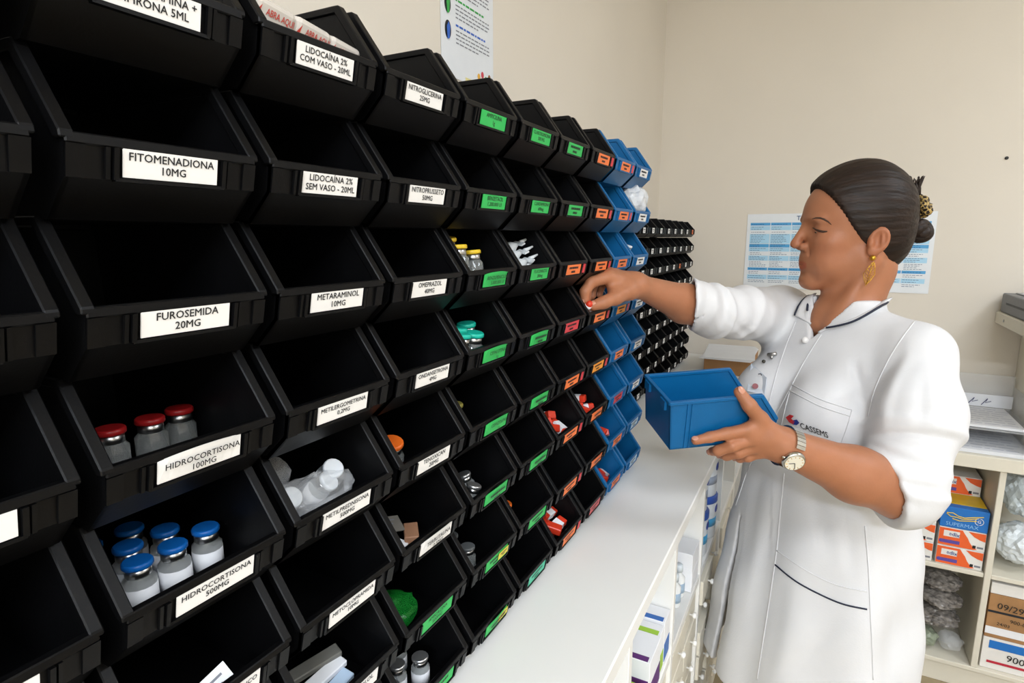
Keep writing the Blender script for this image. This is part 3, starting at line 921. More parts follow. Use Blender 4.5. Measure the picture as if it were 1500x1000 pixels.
# glove boxes
M_gw = mat('box_white', 'e6e3de', .5, var=.02)
M_go = mat('box_orange', 'e8622c', .5, var=.03)
M_gp = mat('box_purple', '5b4a9c', .5, var=.03)
M_gb = mat('box_blue', '1f6fbe', .45, var=.04)
M_gy = mat('box_yellow', 'e6c02e', .45, var=.04)
def glovebox(x, z, label, h=.060, y=SY0 + .012, w=.117, d=.22):
    t = empty('glove_box', (x + w / 2, y + d / 2, z))
    MB().box(-w / 2, w / 2, -d / 2, d / 2, 0, h).build('carton', M_gw, t, bevel=.001)
    f = -d / 2 - .0006
    o = MB(); n = 10
    vs = [(-w / 2 + .001, f, .001), ]
    pts = [(-.0575, .012), (-.0575, h - .002), (.000, h - .002), (.006, h * .80), (.014, h * .62), (.020, h * .40), (.028, h * .20), (.040, h * .08), (.030, .002), (-.0575, .002)]
    o.add([(px, f, pz) for px, pz in pts], [tuple(range(len(pts)))])
    o.build('orange_field', M_go, t)
    q = [(.014, h - .002), (.0575, h - .002), (.0575, h * .55), (.045, h * .60), (.030, h * .72)]
    MB().add([(a, f, b) for a, b in q], [tuple(range(len(q)))]).build('orange_corner', M_go, t)
    MB().box(-.046, -.006, f - .0004, f, h * .52, h * .84).build('name_plaque', M_gw, t)
    me = text_mesh('Medix', .0165, .012)
    if not me.materials: me.materials.append(mat('plaque_ink', '2b4c8c', .5, var=.02))
    l = bpy.data.objects.new('lettering', me); COL.objects.link(l); l.parent = t
    axes(l, Vector((1, 0, .2)).normalized() * .95, Vector((0, 0, 1)), Vector((0, -1, 0)), (-.026, f - .0008, h * .68))
    axes(l, Vector((1, 0, 0)), Vector((.15, 0, 1)), Vector((0, -1, 0)), (-.026, f - .0008, h * .68))
    MB().box(-.050, -.004, f - .0004, f, h * .16, h * .34).build('purple_bar', M_gp, t)
    MB().ball((-.050, f, h * .25), (.006, .0008, .006), 10, 6).build('purple_dot', M_gp, t)
    MB().box(.028, .036, f - .0003, f, h * .12, h * .28).build('size_mark', M_ink, t)
    MB().box(.039, .054, f - .0003, f, h * .15, h * .25).build('size_mark', M_greyink, t)
    tag(t, label, 'box', 'orange and white glove boxes')
    return t
for k in range(3):
    glovebox(.262, MID + .0612 * k, 'orange and white glove box, %s of the stack beside the sleeve' % ['bottom', 'middle', 'top'][k])
for k in range(2):
    glovebox(.388, MID + .0612 * k, 'orange and white glove box, %s one under the blue box' % ['lower', 'upper'][k])
glovebox(.385, MID + .190, 'orange glove box lying at the back on the blue box', y=SY0 + .130, d=.155)
t = empty('glove_box', (.388 + .0585, SY0 + .012 + .11, MID + .1226))
w, d, h = .118, .22, .066
MB().box(-w / 2, w / 2, -d / 2, d / 2, 0, h).build('carton', M_gb, t, bevel=.001)
MB().box(-w / 2 + .001, w / 2 - .001, -d / 2 + .03, d / 2 - .001, h - .001, h + .0006).build('yellow_top', M_gy, t)
f = -d / 2 - .001
for k, pts in enumerate(([(-.045, .046), (-.03, .048), (-.015, .040), (.0, .038), (.02, .044), (.045, .050)], [(-.045, .044), (-.035, .036), (-.02, .036), (-.006, .033), (.012, .036), (.03, .042)],
                         [(-.03, .03), (-.012, .026), (.01, .030), (.03, .034)])):
    MB().tube([(x, f, z) for x, z in pts], .0014, 6).build('glove_outline', M_gy, t)
cir = MB().tube([(.036 + .0105 * math.cos(a), f, .033 + .0105 * math.sin(a)) for a in [i * 2 * math.pi / 20 for i in range(21)]], .0009, 5).build('round_mark', M_gw, t)
me = text_mesh('SUPERMAX', .0165, .002); me.materials.append(mat('pale_blue_ink', '8fc0ea', .5, var=.02))
l = bpy.data.objects.new('lettering', me); COL.objects.link(l); l.parent = t
axes(l, Vector((1, 0, 0)), Vector((0, 0, 1)), Vector((0, -1, 0)), (-.004, f - .0004, .012))
me = text_mesh('G', .013, .01); me.materials.append(M_gw)
l = bpy.data.objects.new('lettering', me); COL.objects.link(l); l.parent = t
axes(l, Vector((1, 0, 0)), Vector((0, 0, 1)), Vector((0, -1, 0)), (.036, f - .0004, .033))
tag(t, 'blue glove box with yellow top and drawn glove outline', 'box')

# bags of clear packs on the lower left shelf
M_pk = mat('clear_pack', '8d8781', .12, alpha=.8, var=.6, scale=70, bump=1.0, bscale=90)
for i, (x, y, z, s) in enumerate(((.29, 2.20, .182, (.070, .08, .034)), (.425, 2.20, .182, (.072, .08, .034)), (.29, 2.20, .244, (.070, .08, .034)), (.425, 2.20, .244, (.072, .08, .034)), (.29, 2.2, .305, (.070, .08, .033)), (.425, 2.21, .300, (.068, .08, .030)))):
    crumple('bag_of_packs', (x, y, z), s, M_pk, 20 + i, 'crinkled clear bag of packs, %s of the lower shelf pile' % ['lower left', 'lower right', 'middle left', 'middle right', 'top left', 'top right'][i], 'plastic bag', 'clear bags on the lower shelf', amp=.30, sub=4)
for i in range(4):
    crumple('small_bag', (.27 + .065 * i, 2.16, .118), (.038, .05, .030), [mat('pink_pack', 'd8a0a4', .3, alpha=.8, var=.3, scale=60), M_filmw, mat('greenish_pack', '9aa48e', .2, alpha=.7, var=.3, scale=60, bump=.8, bscale=90), M_film][i], 40 + i,
            ['pink', 'milky', 'greenish', 'clear'][i] + ' small plastic bag at the bottom of the lower shelf', 'plastic bag', amp=.25)
# right bay
M_padw = mat('white_pads', 'dfe6ea', .5, var=.06, scale=30)
crumple('bag_of_pads', (.605, 2.22, H - .765), (.068, .09, .085), mat('white_bag', 'd3dee4', .25, alpha=.9, var=.12, scale=20, bump=.8, bscale=50), 60, 'milky bag with dark marks in the upper right bay', 'plastic bag', amp=.18, sub=4)
crumple('bag_of_pads', (.605, 2.20, H - .925), (.066, .085, .066), M_padw, 61, 'bag of white pads below the milky bag', 'plastic bag', amp=.15, sub=4)
crumple('bag_of_pads', (.755, 2.22, H - .88), (.070, .085, .11), M_padw, 62, 'bag of white pads at the right frame edge', 'plastic bag', amp=.15, sub=4)
for i, (za, zb, m, lab) in enumerate(((.0855, .19, M_gw, 'white flat carton with blue and red print on the bottom shelf'), (.1905, .335, M_card, 'brown carton with handwritten numbers in the right bay'), (.3355, .372, M_gw, 'flat white carton on top of the brown one'))):
    c = cartonbox('carton_box', (.70, 2.255, za), (.33, .28, zb - za - .001), m, lab)
    f = -.1405
    if i == 0:
        MB().box(-.15, .15, f - .0005, f, .070, .096).build('blue_band', M_gb, c)
        MB().box(-.02, .15, f - .0009, f, .074, .094).build('yellow_band', M_gy, c)
        MB().box(-.15, .15, f - .0005, f, .020, .028).build('red_band', M_rprint, c)
        tx = [('900', .030, -.055, .048)]
    elif i == 1:
        MB().box(-.165, .165, f - .0005, f, .012, .036).build('white_band', M_paper, c)
        MB().box(-.165, .165, f - .0006, f, .083, .090).build('dark_band', M_pblack, c)
        tx = [('09/29', .028, -.095, .108), ('900-000-1028', .016, -.06, .066), ('24/03', .014, -.09, .050)]
    else:
        tx = []
    for (s_, sz, x, z) in tx:
        me = text_mesh(s_, sz, 0.004, align='LEFT')
        if not me.materials: me.materials.append(mat('pen_ink', '2a2622', .6, var=.02))
        l = bpy.data.objects.new('lettering', me); COL.objects.link(l); l.parent = c
        axes(l, Vector((1, 0, 0)), Vector((.1, 0, 1)), Vector((0, -1, 0)), (x - .05, f - .0012, z))

# papers and acrylic tray on the shelf unit
M_acr = mat('clear_acrylic', 'f4f6f8', .05, alpha=.22, var=.01)
def papers(x, y, z, n, label, rz, w=.30, d=.21, th=.0011):
    t = empty('paper_stack', (x, y, z), rz)
    for k in range(n):
        MB().box(-w / 2, w / 2, -d / 2, d / 2, k * th * 1.2, k * th * 1.2 + th, rz=.006 * ((k * 7) % 3 - 1)).build('sheet', M_paper, t)
    b = MB()
    for k in range(8):
        yy = -d * .4 + k * d * .11
        x_ = -w * .42
        while x_ < w * .4:
            q = vr.uniform(.01, .04)
            b.add([(x_, yy, n * th * 1.2 + .0006), (x_ + q, yy, n * th * 1.2 + .0006), (x_ + q, yy + .004, n * th * 1.2 + .0006), (x_, yy + .004, n * th * 1.2 + .0006)], [(0, 1, 2, 3)])
            x_ += q + .006
    b.build('print', mat('faint_print', 'b9bcc8', .7, var=.05), t)
    tag(t, label, 'papers')
papers(.42, 2.235, ST + .001, 8, 'stack of printed papers on the shelf top under the tray', .0, w=.33, d=.255)
tr = empty('acrylic_tray', (.53, 2.24, ST + .0005))
MB().box(-.30, .05, -.13, .135, .072, .075).build('tray_floor', M_acr, tr)
MB().box(-.30, .05, .132, .135, .0, .19).build('back_plate', M_acr, tr)
for x in (-.30, .05):
    MB().box(x, x + .003, -.02, .135, .0, .155).build('side_plate', M_acr, tr)
tag(tr, 'clear acrylic document tray on the shelf top', 'tray')
papers(.41, 2.245, ST + .0765, 5, 'printed papers lying in the clear acrylic tray', .0, w=.30, d=.24)
hw = MB()
for k in range(5):
    hw.tube([(-.1 + .035 * k, -.004, .0), (-.085 + .035 * k, -.004, .022), (-.09 + .035 * k, -.004, .008), (-.075 + .035 * k, -.004, .014)], .0011, 5)
nt_ = empty('note_card', (.46, 2.24 + .130, ST + .090))
MB().box(-.12, .12, -.002, 0, -.006, .035).build('card', M_paper, nt_)
hw.build('handwriting', mat('blue_pen', '3a3f6e', .6, var=.02), nt_)
tag(nt_, 'white note with blue handwriting standing at the back of the tray', 'note')

# grey device on a cream wall bracket
br = empty('wall_bracket', (.66, 2.22, H - .34))
MB().box(-.148, .19, -.22, .187, .065, .104).build('ledge', M_cream, br, bevel=.004)
MB().box(-.075, .19, -.12, .187, -.290, .065).build('support', M_cream, br, bevel=.002)
MB().ball((-.149, .08, .085), (.002, .005, .005)).build('screw', M_metal, br)
tag(br, 'cream bracket ledge on a post beside the right frame edge', 'bracket')
dv = empty('label_printer', (.665, 2.20, H - .2355))
MB().box(-.146, .16, -.18, .19, 0, .060).build('case', mat('device_grey', '77797c', .5, var=.05), dv, bevel=.005, bseg=2)
MB().box(-.1475, -.144, -.17, .13, .028, .033).build('slot', M_pblack, dv)
MB().box(-.12, .15, -.15, .16, .060, .064).build('lid_plate', mat('device_light', 'a4a6a8', .45, var=.05), dv, bevel=.001)
tag(dv, 'grey desktop printer on the cream ledge at right', 'printer')
#@@PART3
# ------------------------------------------------------------------ the blue bin held in the left hand
HB_O = np.array([-0.2146, 0.8902, -0.3059]) + CAM
ya, pi_, ro = 0.6363, -0.0435, 0.1928
HB_R = np.array(Matrix.Rotation(ya, 3, 'Z') @ Matrix.Rotation(pi_, 3, 'Y') @ Matrix.Rotation(ro, 3, 'X'))
hb = make_bin('u')
loc = HB_O + HB_R @ np.array([BD, 0, 0])
axes(hb, HB_R[:, 0], HB_R[:, 1], HB_R[:, 2], loc)
tag(hb, 'empty blue bin held in the left hand of the person', 'bin')

# ------------------------------------------------------------------ signed distance modelling
F32 = np.float32
def smin(a, b, k):
    h = np.clip(.5 + .5 * (b - a) / k, 0, 1)
    return b + (a - b) * h - k * h * (1 - h)
def smax(a, b, k):
    return -smin(-a, -b, k)
def sd_ell(p, c, r, R=None):
    q = p - np.asarray(c, F32)
    if R is not None:
        q = q @ np.asarray(R, F32)
    r = np.asarray(r, F32)
    k0 = np.linalg.norm(q / r, axis=-1)
    k1 = np.linalg.norm(q / (r * r), axis=-1)
    return k0 * (k0 - 1) / np.maximum(k1, 1e-6)
def sd_cone(p, a, b, ra, rb):
    a = np.asarray(a, F32); b = np.asarray(b, F32)
    ba = b - a
    t = np.clip(((p - a) @ ba) / max(float(ba @ ba), 1e-9), 0, 1)
    return np.linalg.norm(p - a - t[..., None] * ba, axis=-1) - (ra + (rb - ra) * t)
def sd_chain(p, pts, rs, k=.006):
    d = None
    for i in range(len(pts) - 1):
        e = sd_cone(p, pts[i], pts[i + 1], rs[i], rs[i + 1])
        d = e if d is None else smin(d, e, k)
    return d

def surface_nets(fn, lo, hi, h):
    lo = np.asarray(lo, float); hi = np.asarray(hi, float)
    n = np.ceil((hi - lo) / h).astype(int) + 1
    g = [lo[i] + h * np.arange(n[i]) for i in range(3)]
    V = np.empty(tuple(n), F32)
    step = max(1, int(400000 / (n[1] * n[2])))
    for s in range(0, n[0], step):
        e = min(n[0], s + step)
        A = np.stack(np.meshgrid(g[0][s:e], g[1], g[2], indexing='ij'), -1).astype(F32)
        V[s:e] = fn(A.reshape(-1, 3)).reshape(A.shape[:3])
    ins = V < 0
    nx, ny, nz = n - 1
    corners = [(i, j, k) for i in (0, 1) for j in (0, 1) for k in (0, 1)]
    cnt = np.zeros((nx, ny, nz), np.int8)
    for i, j, k in corners:
        cnt += ins[i:nx + i, j:ny + j, k:nz + k]
    act = (cnt > 0) & (cnt < 8)
    ids = np.argwhere(act)
    idx = -np.ones((nx, ny, nz), np.int32)
    idx[act] = np.arange(len(ids))
    acc = np.zeros((len(ids), 3)); num = np.zeros(len(ids))
    for a in corners:
        for ax in range(3):
            if a[ax]: continue
            b = list(a); b[ax] = 1
            va = V[ids[:, 0] + a[0], ids[:, 1] + a[1], ids[:, 2] + a[2]]
            vb = V[ids[:, 0] + b[0], ids[:, 1] + b[1], ids[:, 2] + b[2]]
            m = (va < 0) != (vb < 0)
            t = np.where(m, va / np.where(m, va - vb, 1), 0)
            q = np.array(a, float)[None, :].repeat(len(ids), 0)
            q[:, ax] += t
            acc[m] += q[m]; num[m] += 1
    verts = lo + h * (ids + acc / num[:, None])
    faces = []
    for ax in range(3):
        o1, o2 = [(1, 2), (2, 0), (0, 1)][ax]
        sl0 = [slice(None)] * 3; sl1 = [slice(None)] * 3
        sl0[ax] = slice(0, n[ax] - 1); sl1[ax] = slice(1, n[ax])
        ed = ins[tuple(sl0)] != ins[tuple(sl1)]
        e = np.argwhere(ed)
        ok = (e[:, o1] > 0) & (e[:, o2] > 0) & (e[:, o1] < n[o1] - 1) & (e[:, o2] < n[o2] - 1)
        e = e[ok]
        flip = ins[tuple(e.T)]
        d1 = np.zeros(3, int); d1[o1] = 1
        d2 = np.zeros(3, int); d2[o2] = 1
        qd = np.stack([idx[tuple((e - d1 - d2).T)], idx[tuple((e - d2).T)], idx[tuple(e.T)], idx[tuple((e - d1).T)]], 1)
        qd[~flip] = qd[~flip][:, ::-1]
        faces.append(qd)
    return verts, np.concatenate(faces)

def np_mesh(name, parts, relax=0):
    vs = []; fs = []; n = 0
    for v, f in parts:
        vs.append(v); fs.append(f + n); n += len(v)
    v = np.concatenate(vs); f = np.concatenate(fs)
    for _ in range(relax):
        s = np.zeros_like(v); c = np.zeros(len(v))
        for a in range(4):
            b = (a + 1) % 4
            np.add.at(s, f[:, a], v[f[:, b]]); np.add.at(c, f[:, a], 1)
            np.add.at(s, f[:, b], v[f[:, a]]); np.add.at(c, f[:, b], 1)
        v = v * .5 + .5 * s / np.maximum(c, 1)[:, None]
    me = bpy.data.meshes.new(name)
    me.vertices.add(len(v)); me.vertices.foreach_set('co', v.astype(F32).ravel())
    me.loops.add(f.size); me.loops.foreach_set('vertex_index', f.astype(np.int32).ravel())
    me.polygons.add(len(f)); me.polygons.foreach_set('loop_start', np.arange(0, f.size, 4, dtype=np.int32))
    me.polygons.foreach_set('use_smooth', np.ones(len(f), bool))
    me.update(); me.validate()
    return me

# ------------------------------------------------------------------ the person: landmarks
NECK = P(1236, 448, 1.12)
TA = math.radians(47)                                   # torso faces the bins, turned towards the camera
TF = np.array([-math.cos(TA), -math.sin(TA), 0]); TL = np.array([math.sin(TA), -math.cos(TA), 0])
RS = NECK - TL * .165 + np.array([0, 0, -.038]) - TF * .005
LS = NECK + TL * .150 + np.array([0, 0, -.070]) - TF * .005
R_EL = P(1042, 456, 1.09)
R_WR = P(934, 418, .948)
L_EL = P(1318, 716, .926)
L_WR = P(1148, 652, .887)

HA = math.radians(19)
hf = np.array([-math.cos(HA), -math.sin(HA), 0]); hl = np.array([math.sin(HA), -math.cos(HA), 0]); hu = np.array([0, 0, 1.0])
tl = math.radians(-2)
hf, hu = hf * math.cos(tl) - hu * math.sin(tl), hu * math.cos(tl) + hf * math.sin(tl)
HO = P(1277, 358, 1.055) - hl * .072                    # midway between the ears
HR = np.stack([hf, hl, hu], 1)                          # columns: forward, left, up
def HW(x, y, z): return HO + HR @ np.array([x, y, z])
def HL(u, v, y):
    """pixel -> head coordinates on the plane y"""
    r = HR.T @ ray(u, v); o = HR.T @ (CAM - HO)
    return o + r * ((y - o[1]) / r[1])

def head_sdf(p):
    q = (p - HO.astype(F32)) @ HR.astype(F32)
    ay = np.abs(q[:, 1])
    s = np.stack([q[:, 0], ay, q[:, 2]], -1)            # mirrored
    d = sd_ell(q, (.003, 0, .050), (.087, .072, .090))
    d = smin(d, sd_ell(q, (.036, 0, .054), (.060, .060, .064)), .02)
    d = smin(d, sd_ell(q, (.036, 0, -.008), (.054, .057, .074)), .02)
    d = smin(d, sd_cone(s, (.004, .048, -.026), (.070, .012, -.074), .020, .016), .022)
    d = smin(d, sd_ell(s, (.058, .038, .000), (.026, .024, .022)), .016)        # cheek
    d = smin(d, sd_ell(s, (.056, .032, -.034), (.028, .024, .028)), .018)
    d = smin(d, sd_ell(q, (.0735, 0, -.036), (.0205, .028, .027)), .016)          # muzzle
    d = smin(d, sd_ell(q, (.076, 0, -.073), (.0155, .018, .0150)), .012)        # chin
    d = smin(d, sd_ell(s, (.0800, .024, .0420), (.0145, .024, .0085)), .012)    # brow
    d = smax(d, -sd_ell(s, (.1010, .0310, .0230), (.0170, .0165, .0120)), .012)  # eye socket
    d = smin(d, sd_ell(s, (.0735, .0315, .0235), (.0128, .0160, .0125)), .004)  # eyeball under the lids
    d = smax(d, -sd_ell(s, (.0860, .0338, .0190), (.0030, .0098, .0018)), .0012)  # lid opening, looking down
    d = smin(d, sd_cone(q, (.0895, 0, .0380), (.1065, 0, .0010), .0070, .0082), .009)
    d = smin(d, sd_ell(q, (.1068, 0, -.0045), (.0104, .0088, .0082)), .005)
    d = smin(d, sd_ell(s, (.0945, .0112, -.0085), (.0098, .0066, .0074)), .0035)
    d = smax(d, -sd_ell(s, (.0985, .0058, -.0175), (.0055, .0030, .0042)), .003)  # nostril
    d = smin(d, sd_cone(s, (.0888, .0, -.0385), (.0785, .0215, -.0400), .0050, .0022), .005)   # upper lip
    d = smin(d, sd_cone(s, (.0872, .0, -.0495), (.0785, .0200, -.0425), .0058, .0022), .005)   # lower lip
    d = smax(d, -sd_cone(s, (.0958, .0, -.0440), (.0815, .0240, -.0402), .0013, .0010), .002)
    d = smax(d, -sd_ell(q, (.0990, 0, -.0600), (.0085, .017, .0050)), .009)
    d = smax(d, -sd_cone(s, (.0900, .0205, -.0120), (.0790, .0300, -.0400), .0004, .0002), .008)   # smile line
    # ear
    ec, es = math.cos(.42), math.sin(.42)
    ER = np.array([[ec, es, 0], [-es, ec, 0], [0, 0, 1]]) @ np.array([[math.cos(.2), 0, -math.sin(.2)], [0, 1, 0], [math.sin(.2), 0, math.cos(.2)]])
    e0 = np.array((-.0085, .0765, .008))
    ear = sd_ell(s, e0, (.0175, .0062, .0245), ER)
    ear = smin(ear, sd_ell(s, e0 + np.array((.0075, -.002, -.0200)), (.0075, .0050, .0085)), .006)
    ear = smax(ear, -sd_ell(s, e0 + np.array((.0008, .0070, .0015)), (.0122, .0078, .0176), ER), .0025)
    ear = smin(ear, sd_ell(s, e0 + np.array((.012, .000, -.007)), (.0045, .0045, .0065)), .004)
    ear = smin(ear, sd_cone(s, e0 + np.array((-.006, .0025, -.012)), e0 + np.array((-.004, .0025, .013)), .0028, .0022), .003)
    d = smin(d, ear, .005)
    return d

NB = NECK + np.array([0, 0, -.035])
def neck_sdf(p):
    a = HW(-.022, 0, -.045); b = NB + TF * (-.01)
    d = sd_cone(p, HW(-.015, 0, -.02), a, .050, .050)
    d = smin(d, sd_cone(p, a, b, .050, .054), .02)
    for s in (-1, 1):
        d = smin(d, sd_cone(p, HW(-.015, .055 * s, -.03), NB + TF * .045 + TL * (.016 * s), .012, .010), .018)
        d = smin(d, sd_cone(p, b, NB + TL * .11 * s + np.array([0, 0, -.015]), .045, .035), .03)
    return d
def upper_sdf(p):
    d = smin(head_sdf(p), neck_sdf(p), .022)
    return d

def finger(p, js, rs):
    return sd_chain(p, js, rs, .004)
# right hand: reaching down into the bin with a pinch
RH = dict(index=[(891, 406, .918), (866, 413, .898), (857, 427, .893), (857, 441, .894)], middle=[(894, 402, .936), (868, 407, .916), (860, 422, .910), (860, 438, .908)],
          ring=[(901, 402, .953), (876, 407, .938), (868, 420, .932), (867, 434, .929)], little=[(909, 405, .966), (889, 410, .956), (880, 420, .951), (878, 431, .948)],
          thumb=[(922, 425, .930), (901, 436, .910), (884, 443, .900), (868, 448, .895)])
RR = dict(index=[.0100, .0088, .0078, .0066], middle=[.0100, .0088, .0078, .0066], ring=[.0095, .0083, .0073, .0062], little=[.0085, .0073, .0064, .0056], thumb=[.0140, .0108, .0098, .0078])
# left hand: index along the bin's side, thumb over the rim, the others under the bottom
LH = dict(index=[(1096, 629, .875), (1064, 635, .875), (1040, 640, .873), (1019, 645, .872)], middle=[(1100, 643, .880), (1072, 653, .876), (1052, 660, .886), (1043, 661, .904)],
          ring=[(1106, 654, .886), (1082, 663, .886), (1064, 667, .901), (1056, 666, .920)], little=[(1114, 662, .892), (1096, 669, .898), (1084, 671, .912), (1078, 670, .928)],
          thumb=[(1132, 637, .880), (1113, 613, .873), (1098, 594, .863), (1083, 574, .866)])
LR = dict(index=[.0102, .0090, .0080, .0066], middle=[.0102, .0092, .0082, .0068], ring=[.0098, .0086, .0076, .0064], little=[.0088, .0076, .0066, .0058], thumb=[.0145, .0112, .0104, .0082])
def hand_sdf(p, J, R_, wr, wrad, nrm):
    d = sd_ell(p, wr, (wrad, wrad, wrad))
    K = {k: [P(*j) for j in v] for k, v in J.items()}
    cen = sum(K[k][0] for k in ('index', 'middle', 'ring', 'little')) / 4
    for k in ('index', 'middle', 'ring', 'little'):
        d = smin(d, sd_cone(p, wr * .85 + K[k][0] * .15, K[k][0], nrm, R_[k][0] * 1.08), .010)
    d = smin(d, sd_cone(p, wr * .7 + cen * .3, K['thumb'][0] * .6 + cen * .4, nrm * 1.05, nrm * .95), .012)
    d = smin(d, sd_cone(p, wr * .75 + K['thumb'][0] * .25, K['thumb'][0], .014, R_['thumb'][0]), .012)
    d = smin(d, sd_cone(p, K['thumb'][0], K['thumb'][1], R_['thumb'][0], R_['thumb'][1]), .010)
    d = smin(d, sd_cone(p, K['thumb'][1], K['index'][0] * .5 + cen * .5, .009, .010), .010)   # web of the thumb
    for k in J:
        js = K[k] if k != 'thumb' else K[k][1:]
        rs = R_[k] if k != 'thumb' else R_[k][1:]
        d = smin(d, finger(p, js, rs), .0035)
    return d
def rarm_sdf(p):
    d = sd_chain(p, [RS, R_EL], [.042, .035], .01)
    m = R_EL * .60 + R_WR * .40 + np.array([0, 0, -.003])
    d = smin(d, sd_chain(p, [R_EL, m, R_WR], [.0355, .0335, .0175], .012), .006)
    return smin(d, hand_sdf(p, RH, RR, R_WR, .017, .0125), .012)
def larm_sdf(p):
    d = sd_chain(p, [LS, L_EL], [.048, .043], .01)
    m = L_EL * .60 + L_WR * .40 + np.array([0, 0, -.004])
    d = smin(d, sd_chain(p, [L_EL, m, L_WR], [.045, .041, .0265], .02), .02)
    return smin(d, hand_sdf(p, LH, LR, L_WR, .0235, .0145), .012)
TZ = np.array([-.005, -.045, -.075, -.12, -.19, -.27, -.34, -.46, -.60, -.80]) + NECK[2]      # heights
TAx = np.array([.060, .115, .155, .172, .176, .172, .172, .185, .198, .212])                  # half width
TBx = np.array([.058, .072, .085, .100, .122, .118, .115, .136, .154, .174])                  # half depth
TCf = np.array([-.012, -.010, -.006, .000, .012, .012, .008, .008, .012, .016])               # centre shift forward
def torso_field(p, grow=0.0):
    z = p[:, 2]
    a = np.interp(z, TZ[::-1], TAx[::-1]) + grow; b = np.interp(z, TZ[::-1], TBx[::-1]) + grow; cf = np.interp(z, TZ[::-1], TCf[::-1])
    x = (p - NECK.astype(F32))
    l = x @ TL.astype(F32); f = x @ TF.astype(F32) - cf
    n_ = 2.25
    k = (np.abs(l / a) ** n_ + np.abs(f / b) ** n_) ** (1 / n_)
    return (k - 1) * np.minimum(a, b), l, f, z
HIP = np.array([NECK[0] - .005, NECK[1] - .005, 0])
def trunk_sdf(p):
    d = np.maximum(torso_field(p, -.034)[0], .72 - p[:, 2])
    for s in (-1, 1):
        a = HIP + TL * .085 * s
        d = smin(d, sd_chain(p, [a + np.array([0, 0, .78]), a + TF * .01 + np.array([0, 0, .44]), a + np.array([0, 0, .09])], [.075, .055, .038], .03), .04)
    return d
def bbox(pts, pad):
    a = np.array(pts); return a.min(0) - pad, a.max(0) + pad
lo, hi = bbox([HW(.12, 0, -.09), HW(-.11, .09, .13), HW(-.11, -.09, .13), HW(.12, .09, 0), NB + TL * .07, NB - TL * .07, NB + np.array([0, 0, -.02])], .014)
body = [surface_nets(upper_sdf, lo, hi, .0022)]
allp = [P(*j) for v in RH.values() for j in v] + [R_WR, R_EL]
lo, hi = bbox(allp, .05); body.append(surface_nets(rarm_sdf, lo, hi, .0021))
allp = [P(*j) for v in LH.values() for j in v] + [L_WR, L_EL]
lo, hi = bbox(allp, .05); body.append(surface_nets(larm_sdf, lo, hi, .0021))
body.append(surface_nets(trunk_sdf, (HIP[0] - .28, HIP[1] - .28, .05), (HIP[0] + .28, HIP[1] + .28, NB[2] - .03), .014))
me = np_mesh('person', body, relax=1)
# natural skin tints: lips, cheeks, knuckles stay where they are on the body
co = np.empty(len(me.vertices) * 3, F32); me.vertices.foreach_get('co', co); co = co.reshape(-1, 3)
q = (co - HO.astype(F32)) @ HR.astype(F32)
s = np.stack([q[:, 0], np.abs(q[:, 1]), q[:, 2]], -1)
def blob(c, r, soft=.5):
    k = np.linalg.norm((s - np.array(c, F32)) / np.array(r, F32), axis=-1)
    return np.clip((1 + soft - k) / (2 * soft), 0, 1)
lip = np.maximum.reduce([blob((.0885, .0055 * k, -.0388 - .0008 * k), (.014, .0058, .0040), .25) for k in range(4)] + [blob((.0865, .0053 * k, -.0500 + .0016 * k), (.014, .0058, .0050), .25) for k in range(4)])
tint = np.ones((len(co), 4), F32)
def mixin(w, c):
    for i in range(3):
        tint[:, i] = tint[:, i] * (1 - w) + tint[:, i] * c[i] * w
mixin(lip, (1.0, .66, .68))
mixin(blob((.07, .045, -.012), (.03, .022, .02), .8) * .5, (1.0, .86, .84))
mixin(blob((.107, 0, -.004), (.016, .014, .014), .8) * .4, (1.0, .84, .82))
mixin(blob((-.010, .082, .006), (.024, .02, .034), .6) * .5, (1.0, .84, .80))
for J in (RH, LH):
    for k, v in J.items():
        tip = P(*v[-1])
        dist = np.linalg.norm(co - tip.astype(F32), axis=-1)
        mixin(np.clip(1 - dist / .016, 0, 1) * .5, (1.05, .82, .80))
ca = me.color_attributes.new('tint', 'FLOAT_COLOR', 'POINT')
ca.data.foreach_set('color', np.clip(tint, 0, 1).ravel())
M_skin = mat('skin', 'a46c4d', .48, spec=.4, var=.05, scale=35, bump=.10, bscale=420, sss=.12, attr='tint')
person = link('person', me, M_skin, None, True)
tag(person, 'person in white coat reaching into the bins and holding a blue bin', 'person')

